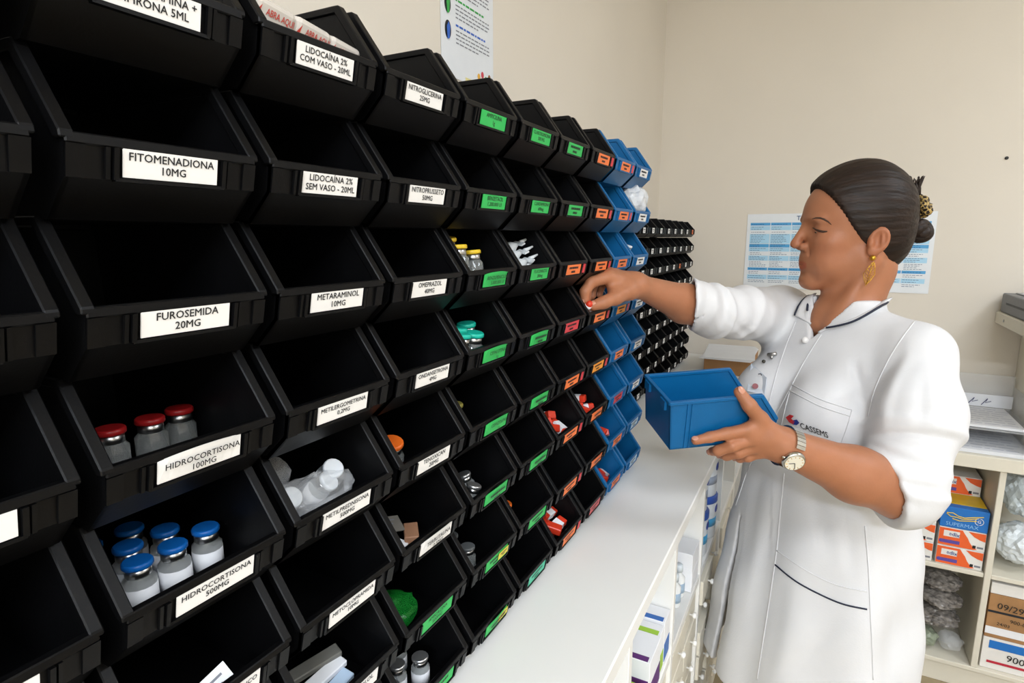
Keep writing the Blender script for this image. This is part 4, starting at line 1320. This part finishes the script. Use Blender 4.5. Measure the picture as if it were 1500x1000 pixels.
# eyes, brows, lashes
for sgn in (1, -1):
    e = MB().ball((0, 0, 0), .0115, 16, 12).build('eye', mat('eye_white', 'cfc3ba', .2, var=.02), person, True)
    axes(e, hf, hl, hu, HW(.0738, .0315 * sgn, .0228))
    ir = MB().lathe([(.0048, 0), (.0044, .0006), (.0010, .0009)], seg=16).build('iris', mat('iris_brown', '33200f', .2, var=.1), e, True)
    dv_ = Vector((.80, .02, -.62)).normalized(); a_ = dv_.cross(Vector((0, 1, 0))).normalized(); b_ = dv_.cross(a_)
    axes(ir, a_, b_, dv_, dv_ * .0106)
M_brow = mat('brow_hair', '3c281c', .7, var=.2, scale=200)
hv, hfc = body[0]
HBV = BVHTree.FromPolygons([tuple(map(float, v)) for v in hv], [tuple(map(int, f)) for f in hfc])
def face_line(name, px, rs, off):
    """a line on the near side of the face where the pixels fall, and its mirror on the far side"""
    near = []
    for u, v in px:
        d = Vector(ray(u, v)).normalized()
        hit, nr, i_, dist = HBV.ray_cast(Vector(CAM), d, 3.0)
        near.append(np.array(hit + nr * off))
    MB().tube(near, rs, 8).build(name, M_brow, person, True)
    far = []
    for a in near:
        b = HR.T @ (a - HO); b[1] = -b[1]
        w_ = HBV.find_nearest(Vector(HO + HR @ b))
        far.append(np.array(w_[0] + w_[1] * off))
    MB().tube(far, rs, 8).build(name, M_brow, person, True)
face_line('eyebrow', [(1190, 320.5), (1195, 319.2), (1201, 319.2), (1207, 321), (1213, 324.5), (1218, 329)], [.0005, .0013, .0017, .0017, .0013, .0004], .0002)
face_line('eyelashes', [(1191, 333.5), (1195, 336), (1200, 338), (1206, 339.3), (1212, 339)], [.0008, .0015, .0021, .0021, .0010], .0006)
# hair
HSTRETCH = None
def hair_sdf(p):
    q = (p - HO.astype(F32)) @ HR.astype(F32)
    ay = np.abs(q[:, 1])
    s = np.stack([q[:, 0], ay, q[:, 2]], -1)
    d = sd_ell(q, (-.002, 0, .057), (.096, .0800, .1010))
    d = smin(d, sd_ell(q, (.036, 0, .066), (.0655, .066, .070)), .02)
    d = smin(d, sd_ell(q, (-.046, 0, .012), (.048, .058, .062)), .02)
    ang = np.arctan2(q[:, 2] - .05, ay + .001)
    d = d + .00035 * np.sin(ang * 70 + 3 * np.sin(q[:, 0] * 30)) + .0004 * np.sin(ang * 31 + q[:, 0] * 40)
    fr = (q[:, 0] - .0226) * .827 - (q[:, 2] - .0125) * .562 + .0012 * np.sin(ang * 60)
    low = (q[:, 0] - .0226) * .646 - (q[:, 2] - .0125) * .763
    cut = smax(smax(fr, low, .010), -(q[:, 2] + .052), .012)
    d = smax(d, cut, .005)
    ear_gap = sd_ell(s, (-.004, .090, .000), (.019, .014, .022))
    d = smax(d, -ear_gap, .006)
    return d
lo, hi = bbox([HW(.11, 0, -.03), HW(-.13, .095, .155), HW(-.13, -.095, .155), HW(.1, -.09, .15), HW(.1, .09, .15), HW(-.12, 0, -.08)], .01)
M_hair = mat('dark_hair', '231812', .50, spec=.32, var=.45, scale=60, bump=.6, bscale=130, stretch=(1, 1, 1))
# stretch the noise along the head's front-to-back direction
nt = M_hair.node_tree
tc = [n for n in nt.nodes if n.type == 'TEX_COORD'][0]; mp = [n for n in nt.nodes if n.type == 'MAPPING'][0]
mp.inputs['Scale'].default_value = (.12, 1.6, 1.6)
hair_me = np_mesh('hair', [surface_nets(hair_sdf, lo, hi, .0022)], relax=1)
def to_head(me_):
    """re-express a world-space mesh in head axes so that object coordinates follow the head"""
    n_ = len(me_.vertices); c_ = np.empty(n_ * 3, F32); me_.vertices.foreach_get('co', c_)
    c_ = (c_.reshape(-1, 3) - HO) @ HR
    me_.vertices.foreach_set('co', c_.astype(F32).ravel()); me_.update()
to_head(hair_me)
hair = axes(link('hair', hair_me, M_hair, person, True), hf, hl, hu, HO)
kb = HL(1348, 338, 0.0); ks = HL(1347, 302, 0.0); kt = HL(1338, 270, 0.0)
bun = MB()
N_ = 40
for j, (rr_, tr_) in enumerate(((.0125, .0105), (.006, .0125))):
    bun.tube([kb + np.array([rr_ * math.cos(a), .004 * math.sin(2 * a), rr_ * math.sin(a)]) for a in [2 * math.pi * i / N_ for i in range(N_ + 1)]], tr_, 12)
bun.tube([kb + np.array([.012, 0, .01]), (kb + ks) / 2 + np.array([.016, 0, 0]), ks + np.array([.02, 0, -.004])], [.012, .016, .02], 12)
o = bun.build('hair_bun', M_hair, hair, True)
tf = MB()
tr3 = random.Random(4)
for i in range(26):
    a = np.array([tr3.uniform(-.006, .012), tr3.uniform(-.009, .009), -.012]); b = np.array([tr3.uniform(-.016, .014), tr3.uniform(-.014, .014), tr3.uniform(.006, .016)])
    tf.tube([ks * .4 + kt * .6 + a, (ks * .4 + kt * .6 + a + kt + b) / 2 + np.array([tr3.uniform(-.003, .003), 0, .002]), kt + b], [.0035, .0028, .0006], 6)
tf.build('hair_tuft', M_hair, hair, True)
sc_ = MB()
pts = []
for i in range(61):
    a = 2 * math.pi * i / 60
    rr_ = .0155 + .0025 * math.sin(a * 9)
    pts.append(ks + np.array([-.002 + .35 * rr_ * math.cos(a) + .002 * math.sin(a * 7), rr_ * 1.05 * math.sin(a), rr_ * math.cos(a) * .75]))
sc_.tube(pts, [.0085 + .0022 * math.sin(i * 2.1) for i in range(61)], 10)
M_leo = bpy.data.materials.new('leopard_cloth'); M_leo.use_nodes = True
nt = M_leo.node_tree; b_ = nt.nodes['Principled BSDF']; vo = nt.nodes.new('ShaderNodeTexVoronoi'); vo.feature = 'DISTANCE_TO_EDGE'; vo.inputs['Scale'].default_value = 150
tc = nt.nodes.new('ShaderNodeTexCoord'); nt.links.new(tc.outputs['Object'], vo.inputs['Vector'])
cr = nt.nodes.new('ShaderNodeValToRGB'); cr.color_ramp.interpolation = 'CONSTANT'
cr.color_ramp.elements[0].color = srgb('b89a5a'); cr.color_ramp.elements[1].position = .10; cr.color_ramp.elements[1].color = srgb('20150d')
nt.links.new(vo.outputs['Distance'], cr.inputs['Fac']); nt.links.new(cr.outputs['Color'], b_.inputs['Base Color']); b_.inputs['Roughness'].default_value = .6
axes(sc_.build('scrunchie', M_leo, person, True), hf, hl, hu, HO)

# earrings
M_gold = mat('gold', 'c79a3a', .3, metal=1.0, var=.05)
for sgn in (1, -1):
    er = MB().ball(tuple(HW(.000, .084 * sgn, -.0235)), .0052, 12, 8)
    e = er.build('earring', M_gold, person, True)
    lf = MB(); top = HW(-.001, .0875 * sgn, -.030)
    fwv = hf * .9; dn = -hu
    outl = [(0, 0), (.006, .010), (.0125, .022), (.006, .034), (.001, .043), (-.006, .033), (-.010, .022), (-.006, .010), (0, 0)]
    cc = [top + fwv * (a * .95) + dn * b + hf * b * .18 for a, b in outl]
    lf.tube(cc, .0007, 6)
    for k in range(1, 8):
        t0 = k / 8
        b0 = .043 * t0
        w_ = .0115 * math.sin(math.pi * min(1, t0 * 1.02))
        lf.tube([top + dn * (b0 + .004) + hf * (b0 + .004) * .18, top + fwv * w_ * .8 + dn * (b0 - .004) + hf * (b0 - .004) * .18], .0005, 5)
        lf.tube([top + dn * (b0 + .004) + hf * (b0 + .004) * .18, top - fwv * w_ * .7 + dn * (b0 - .003) + hf * (b0 - .003) * .18], .0005, 5)
    lf.tube([top, top + dn * .043 + hf * .0077], .0006, 5)
    lf.build('leaf_pendant', M_gold, e, True)

# ------------------------------------------------------------------ clothes
HEM = NECK[2] - .790
L_CUFF = P(1292, 708, .918); R_CUFF = R_EL * .70 + R_WR * .30
L_MID = P(1342, 606, .945)
RCD = (R_WR - R_EL) / np.linalg.norm(R_WR - R_EL)
EDGE = -RT + FW * (1010 - 750) / 860; EDGE /= np.linalg.norm(EDGE)
RCD = RCD * .12 + EDGE * .88; RCD /= np.linalg.norm(RCD)
LCUT = -RT * .95 - UP * .22; LCUT /= np.linalg.norm(LCUT)
def sleeves(p, g=0.0):
    r_mid = RS * .45 + R_EL * .55
    r_end = R_CUFF + (R_WR - R_EL) * .15
    r = sd_chain(p, [RS, r_mid, R_EL, r_end], [.062 + g, .052 + g, .046 + g, .0445 + g], .01)
    ax = (R_CUFF - RS) / np.linalg.norm(R_CUFF - RS); t = (p - RS.astype(F32)) @ ax.astype(F32)
    L_ = np.linalg.norm(R_CUFF - RS)
    zz = p[:, 2] - RS[2]
    r = r + .0009 * np.sin(t * 120 + 30 * zz + 1.5 * np.sin(p[:, 0] * 50)) * np.clip((t - .06) / .1, 0, 1)
    r = r - .0045 * np.exp(-((t - L_ * .80 - .15 * zz) / .007) ** 2) - .003 * np.exp(-((t - L_ * .55 + .3 * zz) / .010) ** 2)
    r = np.maximum(r, (p - R_CUFF.astype(F32)) @ RCD.astype(F32))
    if g == 0:
        r = np.maximum(r, -np.maximum(sd_chain(p, [R_EL, r_end], [.0380, .0385], .02), -((p - R_EL.astype(F32)) @ RCD.astype(F32))))
    l = sd_chain(p, [LS, L_MID, L_EL, L_CUFF + LCUT * .03], [.052 + g, .063 + g, .056 + g, .052 + g], .025)
    ax = (L_EL - LS) / np.linalg.norm(L_EL - LS); t = (p - LS.astype(F32)) @ ax.astype(F32)
    w = np.clip((t - .08) / .05, 0, 1)
    rr_ = (p - LS.astype(F32)) @ TF.astype(F32)
    l = l - w * (.0050 * np.exp(-((t - .135 - .05 * rr_) / .009) ** 2) + .0042 * np.exp(-((t - .178 - .35 * rr_) / .008) ** 2) + .0042 * np.exp(-((t - .215 - .25 * rr_) / .009) ** 2))
    l = np.maximum(l, (p - L_CUFF.astype(F32)) @ LCUT.astype(F32))
    if g == 0:
        l = np.maximum(l, -np.maximum(sd_chain(p, [L_EL, L_CUFF + LCUT * .03], [.044, .045], .02), -((p - L_EL.astype(F32)) @ LCUT.astype(F32) - .005)))
    return r, l
CREASES = [  # pixel line, width, depth (positive sinks in, negative stands out)
    ([(1276, 639), (1300, 635), (1340, 635), (1402, 643)], 4.5, .0038), ([(1278, 630), (1310, 624), (1350, 624), (1400, 631)], 6, -.0030),
    ([(1278, 652), (1300, 663), (1345, 681), (1394, 702)], 5, .0034), ([(1281, 645), (1310, 655), (1350, 668), (1396, 686)], 5, -.0026),
    ([(1286, 676), (1315, 699), (1342, 716), (1388, 726)], 5, .0034), ([(1310, 680), (1345, 698), (1390, 714)], 5, -.0024), ([(1292, 700), (1318, 726), (1345, 742)], 6, .0026),
    ([(1318, 522), (1296, 552), (1276, 590), (1276, 628)], 9, .0050), ([(1330, 520), (1312, 550), (1296, 590), (1296, 625)], 9, -.0040),
    ([(1351, 560), (1348, 628)], 10, .0030), ([(1378, 560), (1405, 618)], 9, .0030), ([(1392, 560), (1412, 600)], 8, -.0020),
    ([(1252, 532), (1256, 552), (1262, 570)], 8, .0060), ([(1238, 560), (1252, 570), (1262, 592), (1270, 620)], 9, .0040), ([(1214, 588), (1236, 580), (1252, 572)], 7, .0030),
    ([(1058, 420), (1062, 448), (1059, 478)], 4, .0040), ([(1050, 420), (1052, 448), (1049, 478)], 5, -.0028), ([(1068, 462), (1086, 482), (1102, 496)], 6, .0034), ([(1074, 424), (1080, 450), (1096, 478)], 7, .0030),
    ([(1098, 430), (1106, 455), (1120, 480)], 9, .0026), ([(1128, 440), (1122, 470), (1112, 500)], 9, .0024),
    ([(1145, 700), (1128, 790), (1100, 900)], 14, .0040), ([(1110, 700), (1092, 800), (1070, 930)], 14, .0040), ([(1190, 700), (1200, 760), (1215, 810)], 14, .0030), ([(1150, 850), (1136, 930), (1124, 995)], 12, .0030),
    ([(1240, 770), (1250, 840)], 14, .0028), ([(1230, 905), (1190, 950), (1150, 985)], 14, .0024), ([(1300, 800), (1306, 900), (1304, 990)], 12, .0036), ([(1205, 520), (1190, 600), (1180, 640)], 16, .0022),
]
def coat_outer(p):
    d, l, f, z = torso_field(p)
    d = np.maximum(d, z - (NECK[2] + .012))
    fold = np.clip((NECK[2] - .34 - z) / .25, 0, 1)
    th = np.arctan2(f, l)
    d = d + fold * .005 * np.sin(th * 9 + 2 * z) + .0018 * np.sin(z * 38 + th * 5) * np.clip((NECK[2] - .16 - z) / .1, 0, 1)
    bust = sd_ell(p, NECK + TF * .100 + TL * .070 + np.array([0, 0, -.185]), (.062, .062, .066))
    bust = np.minimum(bust, sd_ell(p, NECK + TF * .100 - TL * .070 + np.array([0, 0, -.185]), (.062, .062, .066)))
    d = smin(d, bust, .05)
    for sg, S_ in ((1, LS), (-1, RS)):
        d = smin(d, sd_cone(p, NB + TL * (.055 * sg) + np.array([0, 0, .000]), S_ + np.array([0, 0, .004]), .040, .050), .03)
    r, s_ = sleeves(p)
    d = smin(d, r, .028)
    d = smin(d, s_, .022)
    # creases of the cloth, each along a line where the photograph shows it, on the near side only
    x = p - CAM.astype(F32); dep = np.maximum(x @ FW.astype(F32), .1)
    u = CX + F_PX * (x @ RT.astype(F32)) / dep; v = CY - F_PX * (x @ UP.astype(F32)) / dep
    near = np.clip((1.16 + .06 * (u < 1130) - dep) / .03, 0, 1)
    band = np.abs(d) < .03
    dd = np.zeros_like(d)
    ub, vb = u[band], v[band]
    acc = np.zeros_like(ub)
    for pl, w_, amp in CREASES:
        best = np.full_like(ub, 1e9); tt = np.zeros_like(ub)
        for i in range(len(pl) - 1):
            ax_, ay_ = pl[i]; bx_, by_ = pl[i + 1]
            L2 = (bx_ - ax_) ** 2 + (by_ - ay_) ** 2
            t = np.clip(((ub - ax_) * (bx_ - ax_) + (vb - ay_) * (by_ - ay_)) / L2, 0, 1)
            q_ = (ub - ax_ - t * (bx_ - ax_)) ** 2 + (vb - ay_ - t * (by_ - ay_)) ** 2
            m_ = q_ < best
            best = np.where(m_, q_, best); tt = np.where(m_, (i + t) / (len(pl) - 1), tt)
        acc += amp * np.exp(-best / (w_ * w_)) * np.sin(np.pi * np.clip(tt * .9 + .05, 0, 1)) ** .5
    dd[band] = acc
    return d + dd * near
VB = NECK[2] - .062
def coat_sdf(p):
    d = coat_outer(p)
    x = (p - NECK.astype(F32)); l = x @ TL.astype(F32); f = x @ TF.astype(F32)
    inner = np.maximum(torso_field(p, -.018)[0], p[:, 2] - (NECK[2] - .36))     # hollow skirt
    d = np.maximum(d, -inner)
    d = np.maximum(d, -(p[:, 2] - HEM))
    nk = sd_cone(p, NB + np.array([0, 0, -.03]), HW(-.015, 0, -.03), .056, .060)
    d = np.maximum(d, -nk)
    vw = np.clip((p[:, 2] - VB) / .07, 0, 1) * .048
    d = np.where(f > .03, np.maximum(d, -np.minimum(np.maximum(-(np.abs(l + .004) - vw), -.02), .02) * 1.0), d) if False else d
    vcut = np.maximum(np.maximum(np.abs(l + .006) - vw, VB - p[:, 2]), np.maximum(.02 - f, f - .15))
    d = np.maximum(d, -vcut)
    sw = np.clip((NECK[2] - .42 - p[:, 2]) / .30, 0, 1) * .014
    slit = np.maximum(np.maximum(np.abs(l + .088) - sw, p[:, 2] - (NECK[2] - .42)), .05 - f)
    return np.maximum(d, -slit)
lo, hi = bbox([R_CUFF, RS, LS, L_EL, L_MID, L_CUFF, NECK + np.array([0, 0, .0])], .095)
lo[2] = HEM - .01; hi[2] = NECK[2] + .085
lo = np.minimum(lo, NECK - .24 + np.array([0, 0, 9])); lo[2] = HEM - .01
hi = np.maximum(hi, NECK + .24 - np.array([0, 0, 9])); hi[2] = NECK[2] + .085
M_coat = mat('white_coat', 'd6d6d8', .75, spec=.2, var=.015, scale=20, bump=.12, bscale=300)
coat_me = np_mesh('coat', [surface_nets(coat_sdf, lo, hi, .0036)], relax=2)
coat = link('coat', coat_me, M_coat, person, True)
coat['label'] = 'white lab coat with navy piping and chest pocket'
# undershirt
def shirt_sdf(p):
    d, l, f, z = torso_field(p, -.012)
    d = np.maximum(d, -(d + .02))
    nk = sd_cone(p, NB + np.array([0, 0, -.022]) + TF * .012, HW(-.015, 0, -.03), .056, .060)
    return np.maximum(d, -nk)
sh = np_mesh('undershirt', [surface_nets(shirt_sdf, NECK - np.array([.2, .2, .16]), NECK + np.array([.2, .2, .02]), .005)], relax=2)
link('undershirt', sh, mat('white_knit', 'e2e1e0', .85, var=.02, bump=.15, bscale=350), person, True)
# trousers and shoes below the coat
def trouser_sdf(p):
    d = None
    for s_ in (-1, 1):
        a = HIP + TL * .078 * s_
        e = sd_chain(p, [a + np.array([0, 0, .80]), a + TF * .012 + np.array([0, 0, .44]), a + np.array([0, 0, .06])], [.084, .068, .064], .03)
        d = e if d is None else smin(d, e, .02)
    return np.maximum(d, -(p[:, 2] - .035))
link('trousers', np_mesh('trousers', [surface_nets(trouser_sdf, (HIP[0] - .26, HIP[1] - .26, .02), (HIP[0] + .26, HIP[1] + .26, .92), .009)], relax=2), mat('dark_trousers', '2b2f3a', .8, var=.05), person, True)
for s_ in (-1, 1):
    a = HIP + TL * .085 * s_
    def shoe_sdf(p):
        d = sd_chain(p, [a + TF * -.05 + np.array([0, 0, .042]), a + TF * .06 + np.array([0, 0, .038]), a + TF * .15 + np.array([0, 0, .030])], [.040, .042, .030], .02)
        return np.maximum(d, -(p[:, 2] - .001))
    link('shoe', np_mesh('shoe', [surface_nets(shoe_sdf, a + np.array([-.25, -.25, -.01]), a + np.array([.25, .25, .11]), .006)], relax=1), mat('white_shoe', 'dcdcd8', .5, var=.03), person, True)

# details laid on the coat: each pixel is cast onto the cloth it lies on
dg = coat_me
cv = np.empty(len(dg.vertices) * 3, F32); dg.vertices.foreach_get('co', cv); cv = cv.reshape(-1, 3)
cf_ = np.empty(len(dg.loops), np.int32); dg.loops.foreach_get('vertex_index', cf_)
BV = BVHTree.FromPolygons([tuple(map(float, v)) for v in cv], [tuple(map(int, f)) for f in cf_.reshape(-1, 4)])
def cast(u, v, off=.001):
    d = Vector(ray(u, v)).normalized()
    hit, nr, i, dist = BV.ray_cast(Vector(CAM), d, 3.0)
    if hit is None:
        hit, nr, i, dist = BV.find_nearest(Vector(CAM) + d * 1.25)
    if nr.dot(d) > 0: nr = -nr
    return hit + nr * off
def spline(px, n=24):
    px = np.array(px, float)
    t = np.concatenate([[0], np.cumsum(np.linalg.norm(np.diff(px, axis=0), axis=1))]); tt = np.linspace(0, t[-1], n)
    out = []
    for x in tt:
        i = min(max(np.searchsorted(t, x) - 1, 0), len(px) - 2)
        p0 = px[max(i - 1, 0)]; p1 = px[i]; p2 = px[i + 1]; p3 = px[min(i + 2, len(px) - 1)]
        u = (x - t[i]) / max(t[i + 1] - t[i], 1e-6)
        out.append(.5 * ((2 * p1) + (-p0 + p2) * u + (2 * p0 - 5 * p1 + 4 * p2 - p3) * u * u + (-p0 + 3 * p1 - 3 * p2 + p3) * u ** 3))
    return out
def line_on(name, px, r, m, off=.0004, parent=coat, n=24):
    return MB().tube([cast(u, v, off) for u, v in spline(px, n)], r, 6).build(name, m, parent, True)
M_navy = mat('navy_piping', '1b2236', .6, var=.05)
# collar: ribbons with thickness around the neck
def ribbon(name, up, lowr, m, off0, off1, parent=coat, n=22):
    a = [Vector(x) for x in up]; b = [Vector(x) for x in lowr]
    vs = []; fs = []
    rows_ = 5
    for i in range(len(a)):
        for j in range(rows_):
            t = j / (rows_ - 1)
            vs.append(a[i].lerp(b[i], t))
    for i in range(len(a) - 1):
        for j in range(rows_ - 1):
            k = i * rows_ + j
            fs.append((k, k + 1, k + rows_ + 1, k + rows_))
    o = MB().add(vs, fs).build(name, m, parent, True)
    md = o.modifiers.new('thickness', 'SOLIDIFY'); md.thickness = .004; md.offset = 0
    return o
NK = NB * .6 + HW(-.02, 0, -.045) * .4
def ring_pt(deg, rad, dz):
    a = math.radians(deg)
    return NK + (TF * math.cos(a) + TL * math.sin(a)) * rad + np.array([0, 0, dz])
def collar(low_px, ang0, ang1, tip_px, n=22):
    lowp = [cast(u, v, .005) for u, v in spline(low_px, n)]
    up = []
    for i in range(n):
        t = i / (n - 1)
        q = ring_pt(ang0 + (ang1 - ang0) * t, .066 - .004 * t, .012 - .062 * t * t)
        w = max(0, (t - .7) / .3)
        up.append(q * (1 - w) + np.array(cast(*tip_px, .005)) * w)
    ribbon('collar', up, lowp, M_coat, 0, 0)
    MB().tube([Vector(p) + (Vector(CAM) - Vector(p)).normalized() * .0025 for p in lowp], .0021, 6).build('collar_piping', M_navy, coat, True)
collar([(1296, 444), (1291, 449), (1274, 461), (1252, 472), (1230, 478), (1213, 481)], 125, 12, (1201, 489))
collar([(1190, 433), (1183, 438), (1175, 445), (1169, 454), (1166, 463)], -70, -12, (1186, 476), 14)
# seams, placket, pockets
for nm, px in (('front_edge', [(1203, 490), (1178, 530), (1152, 580), (1128, 625), (1099, 680), (1078, 740)]),
               ('front_edge', [(1166, 470), (1152, 505), (1138, 545), (1126, 590)]),
               ('seam', [(1149, 693), (1142, 760), (1138, 805), (1124, 900), (1109, 995)]), ('seam', [(1267, 770), (1272, 830), (1274, 872), (1277, 940), (1279, 995)]),
               ('seam', [(1138, 806), (1179, 834), (1224, 856), (1270, 866)]), ('seam', [(1340, 470), (1318, 500), (1300, 530), (1282, 570), (1272, 610)]),
               ('pocket_edge', [(1160, 563), (1180, 574), (1205, 586), (1247, 600)]), ('pocket_edge', [(1157, 572), (1180, 584), (1205, 596), (1244, 609)]),
               ('pocket_edge', [(1248, 601), (1240, 628), (1231, 652)]), ('pocket_edge', [(1160, 563), (1152, 592), (1145, 622)])):
    line_on(nm, px, .0011, M_coat)
line_on('pocket_piping', [(1136, 827), (1166, 851), (1205, 872), (1237, 885), (1270, 892)], .0015, M_navy, .0008)
bt_ = MB(); c_ = cast(1181, 499, .003)
bt_.ball(tuple(c_), (.0065, .0065, .0065), 12, 8); o = bt_.build('button', mat('pearl_button', 'e4e3e2', .3, var=.03), coat, True)
# chest emblem and name
def decal(me_src, origin, ex, ey, name, m):
    vs = [cast(origin[0] + v.co.x * ex[0] + v.co.y * ey[0], origin[1] + v.co.x * ex[1] + v.co.y * ey[1], .0016) for v in me_src.vertices]
    b = MB().add(vs, [tuple(p.vertices) for p in me_src.polygons])
    return b.build(name, m, coat)
tm = text_mesh('CASSEMS', 1.0, .01)
xs = [v.co.x for v in tm.vertices]; wd = max(xs) - min(xs)
sx = 40.0 / wd
decal(tm, (1193, 630), (sx, sx * .36), (-2.5, -12.0), 'lettering', M_ink)
def poly_decal(px, name, m):
    me_ = bpy.data.meshes.new(name); me_.from_pydata([(u, v, 0) for u, v in px], [], [tuple(range(len(px)))])
    return decal(me_, (0, 0), (1, 0), (0, 1), name, m)
M_lr = mat('emblem_red', 'c8262e', .5, var=.02); M_lb2 = mat('emblem_navy', '1f2f7e', .5, var=.02)
poly_decal([(1152, 611), (1158, 607), (1164, 609), (1160, 613), (1165, 617), (1163, 621), (1157, 618)], 'emblem', M_lr)
poly_decal([(1163, 615), (1168, 614), (1172, 619), (1168, 622), (1162, 621)], 'emblem', M_lb2)
# badge and clip
bd = empty('badge'); bd.parent = coat
corn = [cast(u, v, .006) for u, v in ((1103, 535), (1124, 555), (1121, 579), (1097, 573))]
MB().add(corn, [(0, 1, 2, 3)]).build('card', mat('badge_card', 'cfd6e0', .3, var=.03), bd).modifiers.new('thickness', 'SOLIDIFY').thickness = .0012
ph = cast(1109, 567, .0085)
d_ = Vector(ray(1109, 567)).normalized(); ax_ = Vector(RT); ay_ = d_.cross(ax_).normalized()
ring = MB().lathe([(.0055, 0), (.0055, .0006)], seg=16).build('photo_print', mat('badge_photo', '8a4a50', .5, var=.1), bd); axes(ring, ax_, ay_, -d_, ph)
lgm = cast(1113, 551, .0085)
MB().tube([lgm, lgm + Vector((.004, .001, .001)), lgm + Vector((.006, .002, -.002))], .001, 6).build('badge_emblem', M_navy, bd)
cl = MB(); a_ = cast(1127, 523, .006); b_ = cast(1139, 521, .006); c_ = cast(1132, 528, .007)
cl.tube([a_, b_], .0038, 8); cl.tube([b_.lerp(a_, .5), c_], .003, 8)
cl.build('badge_clip', M_metal, bd, True)
MB().ball(tuple(cast(1120, 532, .005)), .0036, 10, 8).build('clip_stud', mat('dark_metal', '55524c', .3, metal=1, var=.05), bd, True)

# ------------------------------------------------------------------ watch on the left wrist
fdir = (L_WR - L_EL) / np.linalg.norm(L_WR - L_EL)
WC = P(1152, 654, .888)
tocam = CAM - WC; tocam /= np.linalg.norm(tocam)
w1 = tocam - fdir * (tocam @ fdir); w1 /= np.linalg.norm(w1)          # towards the camera, across the arm
w2v = np.cross(fdir, w1)
wt = empty('watch'); wt.parent = person
if w2v[2] < 0: w2v = -w2v
NL = 26
face_a = math.radians(-32)                                             # the dial sits low on the near side
M_steel = mat('watch_steel', 'c2c1bc', .22, metal=1.0, var=.04)
R1 = .0292
for i in range(NL):
    a0 = face_a + math.radians(38) + (2 * math.pi - math.radians(76)) * i / NL
    a1 = face_a + math.radians(38) + (2 * math.pi - math.radians(76)) * (i + .88) / NL
    vs = []
    for a in (a0, a1):
        for rr_ in (R1, R1 + .0026):
            for hw_ in (-.0075, .0075):
                vs.append(WC + (w1 * math.cos(a) + w2v * math.sin(a)) * rr_ * np.array([1, 1, 1]) + fdir * hw_)
    MB().add(vs, [(0, 1, 3, 2), (4, 6, 7, 5), (0, 2, 6, 4), (1, 5, 7, 3), (2, 3, 7, 6), (0, 4, 5, 1)]).build('band_link', M_steel, wt)
nrm = w1 * math.cos(face_a) + w2v * math.sin(face_a)
tx_ = np.cross(fdir, nrm)
def onwatch(o, h_): return axes(o, fdir, tx_ * (1 if np.dot(np.cross(fdir, tx_), nrm) > 0 else -1), nrm, WC + nrm * h_)
cs = onwatch(MB().lathe([(.0155, 0), (.0168, .002), (.0168, .006), (.0148, .0085), (.0138, .0085)], seg=28).build('case', M_steel, wt, True), R1 - .003)
MB().lathe([(.0136, .0086), (.0136, .0088)], seg=28).build('dial', mat('watch_dial', 'e6e0cf', .3, var=.02), cs)
hd = MB()
for a, L_ in ((.5, .008), (2.2, .011)):
    hd.tube([(0, 0, .0093), (L_ * math.cos(a), L_ * math.sin(a), .0093)], .0005, 5)
hd.build('watch_hands', M_ink, cs)
mk = MB()
for k in range(12):
    a = k * math.pi / 6
    mk.tube([(.0105 * math.cos(a), .0105 * math.sin(a), .009), (.0125 * math.cos(a), .0125 * math.sin(a), .009)], .0005, 5)
mk.build('hour_marks', M_gold, cs)
MB().lathe([(.0018, 0), (.0018, .004)], seg=10, M=Matrix.Translation((.0165, 0, .004)) @ Matrix.Rotation(math.pi / 2, 4, 'Y')).build('crown', M_steel, cs)

# nails
M_nail = mat('nail', 'bd8770', .25, var=.03)
for J, R_ in ((RH, RR), (LH, LR)):
    for k, v in J.items():
        tip = P(*v[-1]); pre = P(*v[-2]); ax_ = tip - pre; ax_ /= np.linalg.norm(ax_)
        base = P(*v[0]); mid = P(*v[1])
        bend = (mid - (base + tip) / 2); bend -= ax_ * (bend @ ax_)
        tcam = CAM - tip; tcam -= ax_ * (tcam @ ax_); tcam /= np.linalg.norm(tcam)
        nb = bend / max(np.linalg.norm(bend), 1e-6)
        if k == 'thumb' or (J is LH and k == 'index'): nb = tcam * .6 + np.array([0, 0, .8]); nb -= ax_ * (nb @ ax_); nb /= np.linalg.norm(nb)
        side = np.cross(ax_, nb); r_ = R_[k][-1]
        n_ = MB().ball((0, 0, 0), (r_ * .85, r_ * .66, r_ * .22), 12, 8).build('fingernail', M_nail, person, True)
        axes(n_, ax_, side, nb, tip + nb * r_ * .86 + ax_ * r_ * .15)

# red ampoule in the pinch
t = empty('held_ampoule', tuple(P(861, 449, .890)))
t.rotation_euler = (.4, .5, .3)
MB().lathe([(.0045, -.010), (.0052, -.008), (.0052, .006), (.003, .010)], seg=12).build('ampoule_body', M_redp, t, True)
MB().lathe([(.0054, -.003), (.0054, .003)], seg=12).build('paper_label', M_paper, t, True)
tag(t, 'red ampoule pinched between thumb and finger of the right hand', 'ampoule')
